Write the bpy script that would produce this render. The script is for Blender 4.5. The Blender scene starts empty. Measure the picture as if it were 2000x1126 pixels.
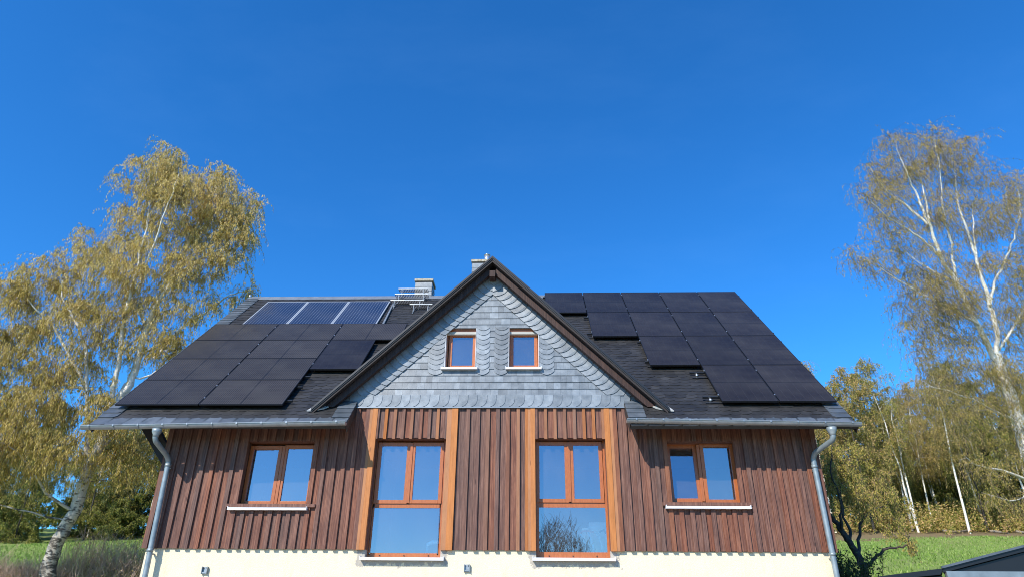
import bpy, math, random
import numpy as np
from math import radians as R, sin, cos, pi
from mathutils import Vector
random.seed(7); rng = np.random.default_rng(7)
sc = bpy.context.scene
col = sc.collection

# ---------------------------------------------------------------- camera
cd = bpy.data.cameras.new('camera'); cam = bpy.data.objects.new('camera', cd); col.objects.link(cam); sc.camera = cam
cd.sensor_width = 36; cd.lens = 1289.04/2000*36; cd.clip_start = .1; cd.clip_end = 3000
_y, _p, _r = -0.0340, 0.4617, 0.0092
fw = Vector((sin(_y)*cos(_p), cos(_y)*cos(_p), sin(_p))); rt = Vector((cos(_y), -sin(_y), 0)); up = rt.cross(fw)
rt2 = rt*cos(_r)+up*sin(_r); up2 = up*cos(_r)-rt*sin(_r)
from mathutils import Matrix
cam.matrix_world = Matrix(((rt2.x, up2.x, -fw.x, .498), (rt2.y, up2.y, -fw.y, -13.402), (rt2.z, up2.z, -fw.z, -1.111), (0, 0, 0, 1)))

# ---------------------------------------------------------------- sky, sun, exposure
SUN = Vector((-.5, -.78, .70)).normalized()
w = bpy.data.worlds.new('World'); sc.world = w; w.use_nodes = True
nt = w.node_tree; bg = nt.nodes['Background']
sk = nt.nodes.new('ShaderNodeTexSky'); sk.sky_type = 'NISHITA'; sk.sun_disc = False
sk.sun_elevation = math.asin(SUN.z); sk.sun_rotation = math.atan2(SUN.x, SUN.y) % (2*pi)
sk.altitude = 600; sk.air_density = 1.0; sk.dust_density = .25; sk.ozone_density = 3.0
hs = nt.nodes.new('ShaderNodeHueSaturation'); hs.inputs['Saturation'].default_value = 1.22; hs.inputs['Hue'].default_value = .492
tn = nt.nodes.new('ShaderNodeMix'); tn.data_type = 'RGBA'; tn.blend_type = 'MULTIPLY'; tn.inputs[0].default_value = 1; tn.inputs[7].default_value = (.50, 1.12, 1.66, 1); nt.links.new(hs.outputs[0], tn.inputs[6])
nt.links.new(sk.outputs[0], hs.inputs['Color'])
# very thin high cloud wisps
tc = nt.nodes.new('ShaderNodeTexCoord'); mp = nt.nodes.new('ShaderNodeMapping'); mp.inputs['Scale'].default_value = (1.2, 3.5, 5)
mp.inputs['Rotation'].default_value = (0, .5, .6)
ns = nt.nodes.new('ShaderNodeTexNoise'); ns.inputs['Scale'].default_value = 1.6; ns.inputs['Detail'].default_value = 9; ns.inputs['Roughness'].default_value = .62
rp = nt.nodes.new('ShaderNodeValToRGB'); rp.color_ramp.elements[0].position = .5; rp.color_ramp.elements[1].position = .95
rp.color_ramp.elements[0].color = (0, 0, 0, 1); rp.color_ramp.elements[1].color = (.03, .03, .03, 1)
mx = nt.nodes.new('ShaderNodeMix'); mx.data_type = 'RGBA'; mx.inputs[7].default_value = (4, 7.5, 13, 1)
nt.links.new(tc.outputs['Generated'], mp.inputs[0]); nt.links.new(mp.outputs[0], ns.inputs['Vector']); nt.links.new(ns.outputs[0], rp.inputs[0])
nt.links.new(rp.outputs[0], mx.inputs[0]); nt.links.new(tn.outputs[2], mx.inputs[6]); nt.links.new(mx.outputs[2], bg.inputs[0])
bg.inputs[1].default_value = .12
sl = bpy.data.lights.new('sun', 'SUN'); sun = bpy.data.objects.new('sun', sl); col.objects.link(sun)
sl.energy = 5; sl.angle = R(.5); sl.color = (1, .94, .84)
sun.rotation_euler = SUN.to_track_quat('Z', 'Y').to_euler(); sun.location = (-10, -20, 20)
sc.view_settings.view_transform = 'Standard'; sc.view_settings.look = 'None'; sc.view_settings.exposure = .35; sc.view_settings.gamma = 1
sc.render.film_transparent = False
sc.cycles.filter_width = 1.0; sc.cycles.max_bounces = 6; sc.cycles.transparent_max_bounces = 12

# ---------------------------------------------------------------- materials
def L(nt, a, b): nt.links.new(a, b)
def attr(nt, name):
    a = nt.nodes.new('ShaderNodeAttribute'); a.attribute_name = name; return a.outputs['Fac']
def math_(nt, op, a, b=None, c=None):
    m = nt.nodes.new('ShaderNodeMath'); m.operation = op
    for i, v in enumerate((a, b, c)):
        if v is None: continue
        if isinstance(v, (int, float)): m.inputs[i].default_value = v
        else: L(nt, v, m.inputs[i])
    return m.outputs[0]
def mixc(nt, f, a, b, mode='MIX'):
    m = nt.nodes.new('ShaderNodeMix'); m.data_type = 'RGBA'; m.blend_type = mode
    for s, v in ((m.inputs[0], f), (m.inputs[6], a), (m.inputs[7], b)):
        if isinstance(v, (int, float)): s.default_value = v
        elif isinstance(v, tuple): s.default_value = (*v, 1)[:4]
        else: L(nt, v, s)
    return m.outputs[2]
def noise(nt, vec, scale, stretch=(1, 1, 1), detail=5, rough=.55, dist=0):
    m = nt.nodes.new('ShaderNodeMapping'); m.inputs['Scale'].default_value = stretch; L(nt, vec, m.inputs[0])
    n = nt.nodes.new('ShaderNodeTexNoise'); n.inputs['Scale'].default_value = scale; n.inputs['Detail'].default_value = detail
    n.inputs['Roughness'].default_value = rough; n.inputs['Distortion'].default_value = dist
    L(nt, m.outputs[0], n.inputs['Vector']); return n.outputs[0]
def ramp(nt, f, stops):
    r = nt.nodes.new('ShaderNodeValToRGB'); e = r.color_ramp.elements
    while len(e) < len(stops): e.new(.5)
    for i, (p, c) in enumerate(stops):
        e[i].position = p; e[i].color = (*c, 1) if isinstance(c, tuple) else (c, c, c, 1)
    L(nt, f, r.inputs[0]); return r.outputs[0]
def bump(nt, h, strength, dist=.01):
    b = nt.nodes.new('ShaderNodeBump'); b.inputs['Strength'].default_value = strength; b.inputs['Distance'].default_value = dist
    L(nt, h, b.inputs['Height']); return b.outputs[0]
def newmat(name):
    m = bpy.data.materials.new(name); m.use_nodes = True
    return m, m.node_tree, m.node_tree.nodes['Principled BSDF']
def setc(nt, sock, v):
    if isinstance(v, tuple): sock.default_value = (*v, 1)
    elif isinstance(v, (int, float)): sock.default_value = v
    else: L(nt, v, sock)
def mk(name, c1, c2=None, rough=.6, spec=.4, metal=0, scale=6, stretch=(1, 1, 1), bmp=0, bscale=None, bdist=.01, tint=0, lo=.35, hi=.65):
    m, nt, b = newmat(name)
    geo = nt.nodes.new('ShaderNodeNewGeometry').outputs['Position']
    c = c1
    if c2: c = mixc(nt, ramp(nt, noise(nt, geo, scale, stretch), [(lo, 0.), (hi, 1.)]), c1, c2)
    if tint:
        t = attr(nt, 'tint'); g = nt.nodes.new('ShaderNodeHueSaturation'); setc(nt, g.inputs['Color'], c)
        L(nt, math_(nt, 'MULTIPLY_ADD', t, 2*tint, 1-tint), g.inputs['Value']); c = g.outputs[0]
    setc(nt, b.inputs['Base Color'], c)
    b.inputs['Roughness'].default_value = rough; b.inputs['Specular IOR Level'].default_value = spec; b.inputs['Metallic'].default_value = metal
    if bmp: L(nt, bump(nt, noise(nt, geo, bscale or scale, stretch, 6), bmp, bdist), b.inputs['Normal'])
    return m
def wood(name, dark, light, orange, streak=1.0, bmp=.5):
    m, nt, b = newmat(name)
    geo = nt.nodes.new('ShaderNodeNewGeometry').outputs['Position']
    t = attr(nt, 'tint'); k = attr(nt, 'kind')
    cb = nt.nodes.new('ShaderNodeCombineXYZ'); L(nt, math_(nt, 'MULTIPLY', t, 57.), cb.inputs[0]); L(nt, math_(nt, 'MULTIPLY', t, 31.), cb.inputs[2])
    va = nt.nodes.new('ShaderNodeVectorMath'); va.operation = 'ADD'; L(nt, geo, va.inputs[0]); L(nt, cb.outputs[0], va.inputs[1]); v = va.outputs[0]
    n1 = noise(nt, v, 1, (62, 62, 1.6), 6, .65, .6); n2 = noise(nt, v, 1, (9, 9, 2.6), 5, .6); n3 = noise(nt, v, 1, (150, 150, 4), 3, .5)
    base = mixc(nt, ramp(nt, n1, [(.40, 0.), (.66, 1.)]), dark, light)
    base = mixc(nt, ramp(nt, n2, [(.35, 0.), (.75, .6)]), base, tuple(x*.6 for x in dark))
    og = mixc(nt, ramp(nt, n1, [(.35, 0.), (.7, 1.)]), orange, tuple(x*y for x, y in zip(orange, (.6, .5, .45))))
    og = mixc(nt, ramp(nt, n2, [(.45, 0.), (.8, .6)]), og, tuple(x*.45 for x in orange))
    c = mixc(nt, k, base, og)
    # knots
    vo = nt.nodes.new('ShaderNodeTexVoronoi'); mpn = nt.nodes.new('ShaderNodeMapping'); mpn.inputs['Scale'].default_value = (7, 7, 1.7)
    L(nt, v, mpn.inputs[0]); L(nt, mpn.outputs[0], vo.inputs['Vector']); vo.inputs['Scale'].default_value = 1
    c = mixc(nt, ramp(nt, vo.outputs['Distance'], [(.05, .8), (.12, 0.)]), c, tuple(x*.4 for x in dark))
    g = nt.nodes.new('ShaderNodeHueSaturation'); L(nt, c, g.inputs['Color'])
    L(nt, math_(nt, 'MULTIPLY_ADD', t, .42, .8), g.inputs['Value']); L(nt, math_(nt, 'MULTIPLY_ADD', t, .35, .85), g.inputs['Saturation'])
    L(nt, g.outputs[0], b.inputs['Base Color']); b.inputs['Roughness'].default_value = .62; b.inputs['Specular IOR Level'].default_value = .3
    L(nt, bump(nt, math_(nt, 'ADD', n1, n3), bmp, .006), b.inputs['Normal'])
    return m
M_ = {}
M_['wood'] = wood('stained_wood', (.110, .048, .036), (.285, .145, .100), (.40, .18, .085))
M_['orange'] = wood('light_wood', (.36, .17, .085), (.46, .24, .125), (.50, .225, .105), bmp=.3)
M_['beam'] = wood('dark_beam', (.030, .017, .015), (.075, .042, .034), (.3, .1, .05))
M_['frame'] = mk('window_wood', (.42, .130, .036), (.33, .095, .028), rough=.38, spec=.5, scale=2, stretch=(30, 30, 5), bmp=.15, tint=.1)
M_['slate'] = mk('grey_slate', (.125, .148, .172), (.20, .225, .25), rough=.42, spec=.5, scale=7, bmp=.35, bscale=45, bdist=.004, tint=.38)
M_['slate_roof'] = mk('black_slate', (.018, .0175, .018), (.032, .031, .031), rough=.55, spec=.45, scale=3, bmp=.5, bscale=60, bdist=.004, tint=.35)
M_['slate_edge'] = mk('blue_grey_slate', (.065, .080, .095), (.105, .12, .14), rough=.4, spec=.55, scale=4, bmp=.3, bscale=40, bdist=.004, tint=.25)
M_['zinc'] = mk('zinc', (.24, .26, .27), (.34, .36, .37), rough=.34, spec=.6, metal=.5, scale=5, lo=.3, hi=.7)
M_['pipe'] = mk('weathered_zinc', (.20, .25, .27), (.30, .34, .35), rough=.45, spec=.5, metal=.35, scale=6)
M_['lead'] = mk('lead_sheet', (.42, .43, .42), (.55, .54, .50), rough=.5, metal=.3, scale=14, bmp=.4)
M_['black_metal_shaded_slate'] = mk('black_metal_shaded_slate', (.012, .012, .014), rough=.4, spec=.5)
M_['rail'] = mk('dark_rail', (.035, .037, .04), rough=.45, spec=.5, metal=.4)
M_['alu'] = mk('aluminium', (.62, .64, .66), rough=.32, metal=.8)
M_['white'] = mk('white_sill', (.80, .80, .82), (.72, .72, .75), rough=.4, scale=3)
M_['dark'] = mk('interior_paint', (.50, .42, .36), rough=.8)
M_['soffit'] = mk('dark_soffit', (.022, .018, .018), (.035, .026, .024), rough=.7, scale=3, stretch=(1, 20, 20))
M_['stone'] = mk('lichened_stone', (.30, .25, .17), (.45, .42, .36), rough=.85, scale=18, bmp=.6)
M_['steel'] = mk('galvanised_steel', (.26, .28, .29), (.38, .40, .41), rough=.4, metal=.5, scale=12)
M_['shutter'] = mk('shutter_box', (.38, .37, .33), rough=.5)
M_['pale_blue'] = mk('pale_blue_plastic', (.55, .85, .95), rough=.4)
M_['red'] = mk('red_plastic', (.8, .14, .09), rough=.4)
M_['cream_card'] = mk('cream_card', (.9, .87, .78), rough=.7)
M_['tarp'] = mk('white_sheet', (.8, .8, .78), (.65, .65, .62), rough=.6, scale=8)
M_['dead_wood'] = mk('dead_wood', (.32, .27, .20), (.18, .14, .10), rough=.9, scale=8)
M_['twig'] = mk('twig_bark', (.10, .072, .055), (.16, .12, .09), rough=.8, scale=9)
M_['pale_twig'] = mk('pale_twig_bark', (.30, .26, .22), (.48, .44, .38), rough=.8, scale=6)
M_['dry_twig'] = mk('dry_twig', (.34, .23, .17), (.50, .37, .28), rough=.9, scale=4, tint=.4)
M_['dark_bark'] = mk('dark_bark', (.035, .03, .026), (.075, .062, .05), rough=.9, scale=14, bmp=.8, bdist=.02)

def birch_bark(name, z0, dark_to):
    m, nt, b = newmat(name)
    geo = nt.nodes.new('ShaderNodeNewGeometry').outputs['Position']
    n1 = noise(nt, geo, 1, (3.2, 3.2, 9), 6, .7, 1.2); n2 = noise(nt, geo, 1, (9, 9, 34), 4, .6); n3 = noise(nt, geo, 2.3, (1, 1, 1.4), 4, .6)
    sp = nt.nodes.new('ShaderNodeSeparateXYZ'); L(nt, geo, sp.inputs[0])
    hgt = math_(nt, 'DIVIDE', math_(nt, 'SUBTRACT', sp.outputs[2], z0), dark_to); hgt = math_(nt, 'MINIMUM', math_(nt, 'MAXIMUM', hgt, 0.), 1.)
    c = mixc(nt, ramp(nt, n3, [(.35, 0.), (.7, 1.)]), (.66, .61, .52), (.82, .78, .69)); c = mixc(nt, hgt, mixc(nt, n2, (.26, .22, .17), (.56, .50, .42)), c)
    c = mixc(nt, ramp(nt, n2, [(.60, 0.), (.66, .7)]), c, (.16, .12, .09))
    thr = math_(nt, 'MULTIPLY_ADD', hgt, .27, .40)
    f = math_(nt, 'MULTIPLY', math_(nt, 'SUBTRACT', n1, thr), 14.); f = math_(nt, 'MINIMUM', math_(nt, 'MAXIMUM', f, 0.), .92)
    c = mixc(nt, f, c, (.055, .045, .038))
    L(nt, c, b.inputs['Base Color']); b.inputs['Roughness'].default_value = .75; b.inputs['Specular IOR Level'].default_value = .25
    L(nt, bump(nt, n1, .7, .03), b.inputs['Normal']); return m
M_['birch'] = birch_bark('birch_bark', -.5, 6.0)
M_['birch_far'] = birch_bark('birch_bark_far', -5, 6.0)

def leafmat(name, stops, transl=.35):
    m, nt, b = newmat(name)
    c = ramp(nt, attr(nt, 'tint'), stops)
    L(nt, c, b.inputs['Base Color']); b.inputs['Roughness'].default_value = .65; b.inputs['Specular IOR Level'].default_value = .2
    tr = nt.nodes.new('ShaderNodeBsdfTranslucent'); L(nt, c, tr.inputs[0])
    mxs = nt.nodes.new('ShaderNodeMixShader'); mxs.inputs[0].default_value = transl
    L(nt, b.outputs[0], mxs.inputs[1]); L(nt, tr.outputs[0], mxs.inputs[2]); L(nt, mxs.outputs[0], nt.nodes['Material Output'].inputs[0]); return m
M_['catkin'] = leafmat('birch_catkins', [(0, (.14, .14, .03)), (.3, (.38, .31, .06)), (.65, (.62, .46, .13)), (1, (.78, .61, .27))])
M_['catkin_b'] = leafmat('birch_buds', [(0, (.15, .16, .035)), (.35, (.36, .29, .07)), (.7, (.52, .38, .13)), (1, (.66, .46, .19))])
M_['wood_leaf'] = leafmat('wood_edge_buds', [(0, (.10, .13, .03)), (.35, (.28, .28, .055)), (.7, (.50, .41, .10)), (1, (.60, .42, .17))])
M_['rust_leaf'] = leafmat('rust_buds', [(0, (.13, .15, .03)), (.4, (.36, .32, .07)), (.7, (.54, .37, .13)), (1, (.64, .41, .20))])
M_['green_leaf'] = leafmat('green_leaves', [(0, (.03, .055, .015)), (.5, (.07, .11, .03)), (1, (.15, .18, .05))])
M_['needle'] = leafmat('needles', [(0, (.025, .045, .018)), (1, (.07, .10, .035))], .15)

def glass_mat():
    m, nt, b = newmat('window_glass'); nt.nodes.remove(b)
    geo = nt.nodes.new('ShaderNodeNewGeometry').outputs['Position']
    t = nt.nodes.new('ShaderNodeBsdfTransparent'); t.inputs[0].default_value = (.93, .95, .94, 1)
    g = nt.nodes.new('ShaderNodeBsdfGlossy'); g.inputs['Roughness'].default_value = .0; g.inputs[0].default_value = (1, .80, .84, 1)
    L(nt, bump(nt, noise(nt, geo, 1.3, (1, 1, 1), 2), .035, .02), g.inputs['Normal'])
    lw = nt.nodes.new('ShaderNodeFresnel'); lw.inputs[0].default_value = 1.5
    f = math_(nt, 'ADD', lw.outputs[0], .30)
    s = nt.nodes.new('ShaderNodeMixShader'); L(nt, f, s.inputs[0]); L(nt, t.outputs[0], s.inputs[1]); L(nt, g.outputs[0], s.inputs[2])
    d = nt.nodes.new('ShaderNodeBsdfDiffuse'); d.inputs[0].default_value = (.85, .78, .72, 1)
    s2 = nt.nodes.new('ShaderNodeMixShader'); L(nt, ramp(nt, noise(nt, geo, 1.6, (1, 1, 1), 5), [(.3, .022), (.7, .042)]), s2.inputs[0])
    L(nt, s.outputs[0], s2.inputs[1]); L(nt, d.outputs[0], s2.inputs[2]); L(nt, s2.outputs[0], nt.nodes['Material Output'].inputs[0]); return m
M_['glass'] = glass_mat()

def saw(nt, x, period):  # 0..1 distance to nearest line
    f = math_(nt, 'FRACT', math_(nt, 'DIVIDE', x, period)); return math_(nt, 'MULTIPLY', math_(nt, 'SUBTRACT', .5, math_(nt, 'ABSOLUTE', math_(nt, 'SUBTRACT', f, .5))), period)
def panel_mat(name, cell, line, px, py, wx, wy, mid=None, rough=.22, spread=.0, lf=.5):
    m, nt, b = newmat(name)
    tcn = nt.nodes.new('ShaderNodeTexCoord'); sp = nt.nodes.new('ShaderNodeSeparateXYZ'); L(nt, tcn.outputs['Object'], sp.inputs[0])
    oi = nt.nodes.new('ShaderNodeObjectInfo')
    lx = math_(nt, 'LESS_THAN', saw(nt, sp.outputs[0], px), wx); ly = math_(nt, 'LESS_THAN', saw(nt, sp.outputs[1], py), wy)
    l = math_(nt, 'MAXIMUM', lx, ly)
    c0 = mixc(nt, noise(nt, tcn.outputs['Object'], 2.5), cell, tuple(x*1.5 for x in cell))
    c = mixc(nt, math_(nt, 'MULTIPLY', l, lf), c0, line)
    if mid:
        ax, pos = mid; mm = math_(nt, 'LESS_THAN', math_(nt, 'ABSOLUTE', math_(nt, 'SUBTRACT', sp.outputs[ax], pos)), .008)
        c = mixc(nt, mm, c, (.006, .006, .007))
    dust = ramp(nt, noise(nt, tcn.outputs['Object'], 1.1, (1, 1, 1), 7), [(.35, 0.), (.75, .075)])
    c = mixc(nt, dust, c, (.30, .28, .24))
    g = nt.nodes.new('ShaderNodeHueSaturation'); L(nt, c, g.inputs['Color']); L(nt, math_(nt, 'MULTIPLY_ADD', oi.outputs['Random'], .3, .85), g.inputs['Value'])
    L(nt, g.outputs[0], b.inputs['Base Color']); b.inputs['Roughness'].default_value = rough; b.inputs['Specular IOR Level'].default_value = .2
    return m
M_['pv_port'] = panel_mat('black_cells_upright', (.010, .008, .0085), (.042, .038, .042), .182, .045, .004, .010, (1, .86))
M_['pv_land'] = panel_mat('black_cells_lengthwise', (.021, .0175, .015), (.062, .056, .054), .045, .182, .010, .006, (0, .86))
M_['pv_blue'] = panel_mat('blue_cells', (.011, .020, .048), (.15, .18, .23), .082, 3.3, .0040, -1, None, .15, lf=.8)

def plaster():
    m, nt, b = newmat('cream_roughcast')
    geo = nt.nodes.new('ShaderNodeNewGeometry').outputs['Position']
    n1 = noise(nt, geo, 3, (1, 1, 1), 6, .6); n2 = noise(nt, geo, 55, (1, 1, 1), 4, .7); n3 = noise(nt, geo, 9, (1, 1, 1), 6, .7)
    c = mixc(nt, n1, (.70, .60, .41), (.79, .70, .51))
    sp = nt.nodes.new('ShaderNodeSeparateXYZ'); L(nt, geo, sp.inputs[0]); x, z = sp.outputs[0], sp.outputs[2]
    f = None
    for cx in (-2.01, 1.26):   # bare mortar round the two tall windows
        dx = math_(nt, 'SUBTRACT', math_(nt, 'ABSOLUTE', math_(nt, 'SUBTRACT', x, cx)), .80)
        dz = math_(nt, 'SUBTRACT', -.20, z); d = math_(nt, 'MAXIMUM', dx, dz)
        d = math_(nt, 'ADD', d, math_(nt, 'MULTIPLY', math_(nt, 'SUBTRACT', n3, .5), .42))
        k = math_(nt, 'LESS_THAN', d, .05); f = k if f is None else math_(nt, 'MAXIMUM', f, k)
    c = mixc(nt, math_(nt, 'MULTIPLY', f, .9), c, mixc(nt, n3, (.28, .26, .23), (.46, .43, .38)))
    n4 = noise(nt, geo, 1, (5, 5, 1.1), 6, .7); c = mixc(nt, ramp(nt, n4, [(.55, 0.), (.8, .45)]), c, (.50, .42, .30))
    c = mixc(nt, ramp(nt, n2, [(.3, .12), (.5, 0.)]), c, (.50, .43, .32))
    L(nt, c, b.inputs['Base Color']); b.inputs['Roughness'].default_value = .9; b.inputs['Specular IOR Level'].default_value = .2
    L(nt, bump(nt, n2, .8, .012), b.inputs['Normal']); return m
M_['plaster'] = plaster()

def meadow():
    m, nt, b = newmat('meadow_grass')
    geo = nt.nodes.new('ShaderNodeNewGeometry').outputs['Position']
    n1 = noise(nt, geo, .35, (1, 1, 1), 6, .6); n2 = noise(nt, geo, 4, (1, 1, 1), 7, .75); n3 = noise(nt, geo, 40, (1, 1, 1), 3, .7)
    c = mixc(nt, ramp(nt, n2, [(.3, 0.), (.7, 1.)]), (.17, .25, .05), (.29, .37, .10))
    c = mixc(nt, ramp(nt, n1, [(.45, 0.), (.7, .8)]), c, (.26, .25, .10))
    c = mixc(nt, ramp(nt, n3, [(.4, 0.), (.8, .5)]), c, (.06, .10, .02))
    vo = nt.nodes.new('ShaderNodeTexVoronoi'); L(nt, geo, vo.inputs['Vector']); vo.inputs['Scale'].default_value = 1.6
    c = mixc(nt, ramp(nt, vo.outputs['Distance'], [(.055, .9), (.07, 0.)]), c, (.75, .6, .05))
    sp = nt.nodes.new('ShaderNodeSeparateXYZ'); L(nt, geo, sp.inputs[0])
    # leaf-litter floor under the wood beyond the meadow
    e = math_(nt, 'ADD', sp.outputs[1], math_(nt, 'MULTIPLY', math_(nt, 'SUBTRACT', n1, .5), 14.))
    wd = math_(nt, 'MULTIPLY', math_(nt, 'GREATER_THAN', e, 41.5), math_(nt, 'GREATER_THAN', sp.outputs[0], -6.))
    c = mixc(nt, math_(nt, 'MULTIPLY', wd, .9), c, mixc(nt, n2, (.14, .09, .05), (.27, .19, .11)))
    yd = math_(nt, 'LESS_THAN', math_(nt, 'ADD', sp.outputs[1], math_(nt, 'MULTIPLY', n2, 1.5)), 4.5)
    yd = math_(nt, 'MULTIPLY', yd, math_(nt, 'LESS_THAN', math_(nt, 'ABSOLUTE', sp.outputs[0]), 14.))
    yd = math_(nt, 'MULTIPLY', yd, math_(nt, 'GREATER_THAN', sp.outputs[1], -24.))
    c = mixc(nt, yd, c, mixc(nt, n3, (.30, .25, .20), (.44, .38, .31)))  # unseen front yard, beige gravel tone added for warm bounce under the eaves
    L(nt, c, b.inputs['Base Color']); b.inputs['Roughness'].default_value = .9; b.inputs['Specular IOR Level'].default_value = .15
    L(nt, bump(nt, math_(nt, 'ADD', n2, n3), .6, .06), b.inputs['Normal']); return m
M_['meadow'] = meadow()

# ---------------------------------------------------------------- mesh helpers
class MB:
    def __init__(s): s.v = []; s.f = []; s.t = []; s.k = []; s.o = Vector((0, 0, 0))
    def poly(s, pts, tint=.5, kind=0.):
        n = len(s.v); s.v += [tuple(p) for p in pts]; s.f.append(tuple(range(n, n+len(pts)))); s.t.append(tint); s.k.append(kind)
    def faces(s, vs, fs, tint=.5, kind=0.):
        n = len(s.v); s.v += [tuple(p) for p in vs]
        for f in fs: s.f.append(tuple(n+i for i in f)); s.t.append(tint); s.k.append(kind)
    def box(s, x0, x1, y0, y1, z0, z1, tint=.5, kind=0.):
        s.faces([(x0, y0, z0), (x1, y0, z0), (x1, y1, z0), (x0, y1, z0), (x0, y0, z1), (x1, y0, z1), (x1, y1, z1), (x0, y1, z1)],
                [(0, 3, 2, 1), (4, 5, 6, 7), (0, 1, 5, 4), (1, 2, 6, 5), (2, 3, 7, 6), (3, 0, 4, 7)], tint, kind)
    def prism(s, a, off, tint=.5, kind=0.):   # polygon a (3d pts) extruded by off
        n = len(a); b = [tuple(Vector(p)+Vector(off)) for p in a]
        s.faces(list(a)+b, [tuple(range(n)), tuple(range(2*n-1, n-1, -1))]+[(i, i+n, (i+1) % n+n, (i+1) % n) for i in range(n)], tint, kind)
    def tube(s, pts, rad, sides=10, tint=.5, cap=True, arc=None):
        pts = [Vector(p) for p in pts]; n = len(pts)
        if not hasattr(rad, '__len__'): rad = [rad]*n
        base = len(s.v); ref = Vector((.31, .2, .93)) if abs((pts[-1]-pts[0]).normalized().z) < .9 else Vector((1, .1, 0))
        for i, p in enumerate(pts):
            d = ((pts[min(i+1, n-1)]-pts[i]).normalized()+(pts[i]-pts[max(i-1, 0)]).normalized()).normalized()
            u = d.cross(ref).normalized(); v = d.cross(u)
            for k in range(sides):
                a = 2*pi*k/sides; s.v.append(tuple(p+(u*cos(a)+v*sin(a))*rad[i]))
        for i in range(n-1):
            for k in range(sides):
                a = base+i*sides+k; b_ = base+i*sides+(k+1) % sides
                s.f.append((a, b_, b_+sides, a+sides)); s.t.append(tint); s.k.append(0)
        if cap:
            s.f.append(tuple(base+k for k in range(sides))[::-1]); s.t.append(tint); s.k.append(0)
            s.f.append(tuple(base+(n-1)*sides+k for k in range(sides))); s.t.append(tint); s.k.append(0)
    def build(s, name, mat, parent=None, smooth=False, origin=None, mats=None):
        me = bpy.data.meshes.new(name)
        o0 = Vector(origin) if origin else (world_loc(parent) if parent else Vector((0, 0, 0)))
        me.from_pydata([(a-o0.x, b-o0.y, c-o0.z) for a, b, c in s.v], [], s.f)
        for nm, d in (('tint', s.t), ('kind', s.k)):
            at = me.attributes.new(nm, 'FLOAT', 'FACE'); at.data.foreach_set('value', d)
        if smooth: me.polygons.foreach_set('use_smooth', [True]*len(me.polygons))
        me.materials.append(mat if not isinstance(mat, str) else M_[mat]); me.update()
        return link(name, me, parent, o0 if not parent else Vector((0, 0, 0)))
WL = {}
def world_loc(o): return WL.get(o.name, Vector((0, 0, 0)))
def link(name, data, parent=None, loc=(0, 0, 0)):
    o = bpy.data.objects.new(name, data); col.objects.link(o); o.location = loc
    WL[o.name] = world_loc(parent)+Vector(loc) if parent else Vector(loc)
    if parent: o.parent = parent
    return o
def tag(o, label=None, cat=None, group=None, kind=None):
    if label: o['label'] = label
    if cat: o['category'] = cat
    if group: o['group'] = group
    if kind: o['kind'] = kind
    return o
def empty(name, loc, label, cat, group=None): return tag(link(name, None, None, loc), label, cat, group)
def copy_tree(o, parent=None):
    c = o.copy(); col.objects.link(c)
    if parent: c.parent = parent
    for ch in o.children: copy_tree(ch, c)
    return c

# ---------------------------------------------------------------- ground
def ground_z(x, y):
    if y < 0: a = -1.5+max(y, -8)*.15
    elif y < 56: a = -1.5+.11*y+.0006*y*y
    else: a = 6.54+(y-56)*.06
    a += .18*sin(x*.21+1)*sin(y*.17)*min(1, max(0, (y-6)/10)) + .02*max(0, x-10)*min(1, max(0, y/40))
    return a
g = MB(); xs = list(np.concatenate([np.linspace(-1200, -90, 12), np.linspace(-80, 110, 96), np.linspace(120, 1200, 12)])); ys = list(np.concatenate([np.linspace(-900, -60, 10), np.linspace(-50, 110, 81), np.linspace(120, 900, 10)]))
for y in ys:
    for x in xs: g.v.append((x, y, ground_z(x, min(y, 140))))
nx = len(xs)
for j in range(len(ys)-1):
    for i in range(nx-1): g.f.append((j*nx+i, j*nx+i+1, (j+1)*nx+i+1, (j+1)*nx+i)); g.t.append(.5); g.k.append(0)
tag(g.build('ground', 'meadow', smooth=True), kind='structure')

# ---------------------------------------------------------------- house frames
SL = R(44.41); CS, SN = cos(SL), sin(SL); ZR = 2.93
def RP(x, t, n=0): return (x, t*CS-n*SN, ZR+t*SN+n*CS)   # point on the front roof plane
XC = -.39; TG = .965; ZA = 6.153                            # gable ridge x, tan of its pitch, apex height (top, front)
XL, XR = -8.30, 6.72; T0, T1 = -.985, 6.83
house = empty('house', (-.43, 0, -1.5), 'brown timber clad house with slate gable and dark slate roof', 'house')
HP = house

def clip(poly, hp):   # hp: list of (a,b,c): keep a*x+b*y+c>=0
    for a, b, c in hp:
        out = []
        for i in range(len(poly)):
            p, q = poly[i], poly[(i+1) % len(poly)]; dp = a*p[0]+b*p[1]+c; dq = a*q[0]+b*q[1]+c
            if dp >= 0: out.append(p)
            if (dp >= 0) != (dq >= 0): t = dp/(dp-dq); out.append((p[0]+(q[0]-p[0])*t, p[1]+(q[1]-p[1])*t))
        poly = out
        if len(poly) < 3: return []
    return poly
def slate(mb, fr, pts, t0, h, nlo, nhi, tint, th=.006, kind=0.):
    """flat slate in frame fr(x,t,n); lifted nlo at t0 (foot) down to nhi at t0+h"""
    f = lambda p, d=0: fr(p[0], p[1], nlo+(nhi-nlo)*min(1, max(0, (p[1]-t0)/h))-d)
    top = [f(p) for p in pts]; n = len(pts)
    bot = [f(p, th+nlo*.8) for p in pts]
    mb.faces(top+bot, [tuple(range(n))]+[(i+n, (i+1) % n+n, (i+1) % n, i) for i in range(n)], tint, kind)

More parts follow.
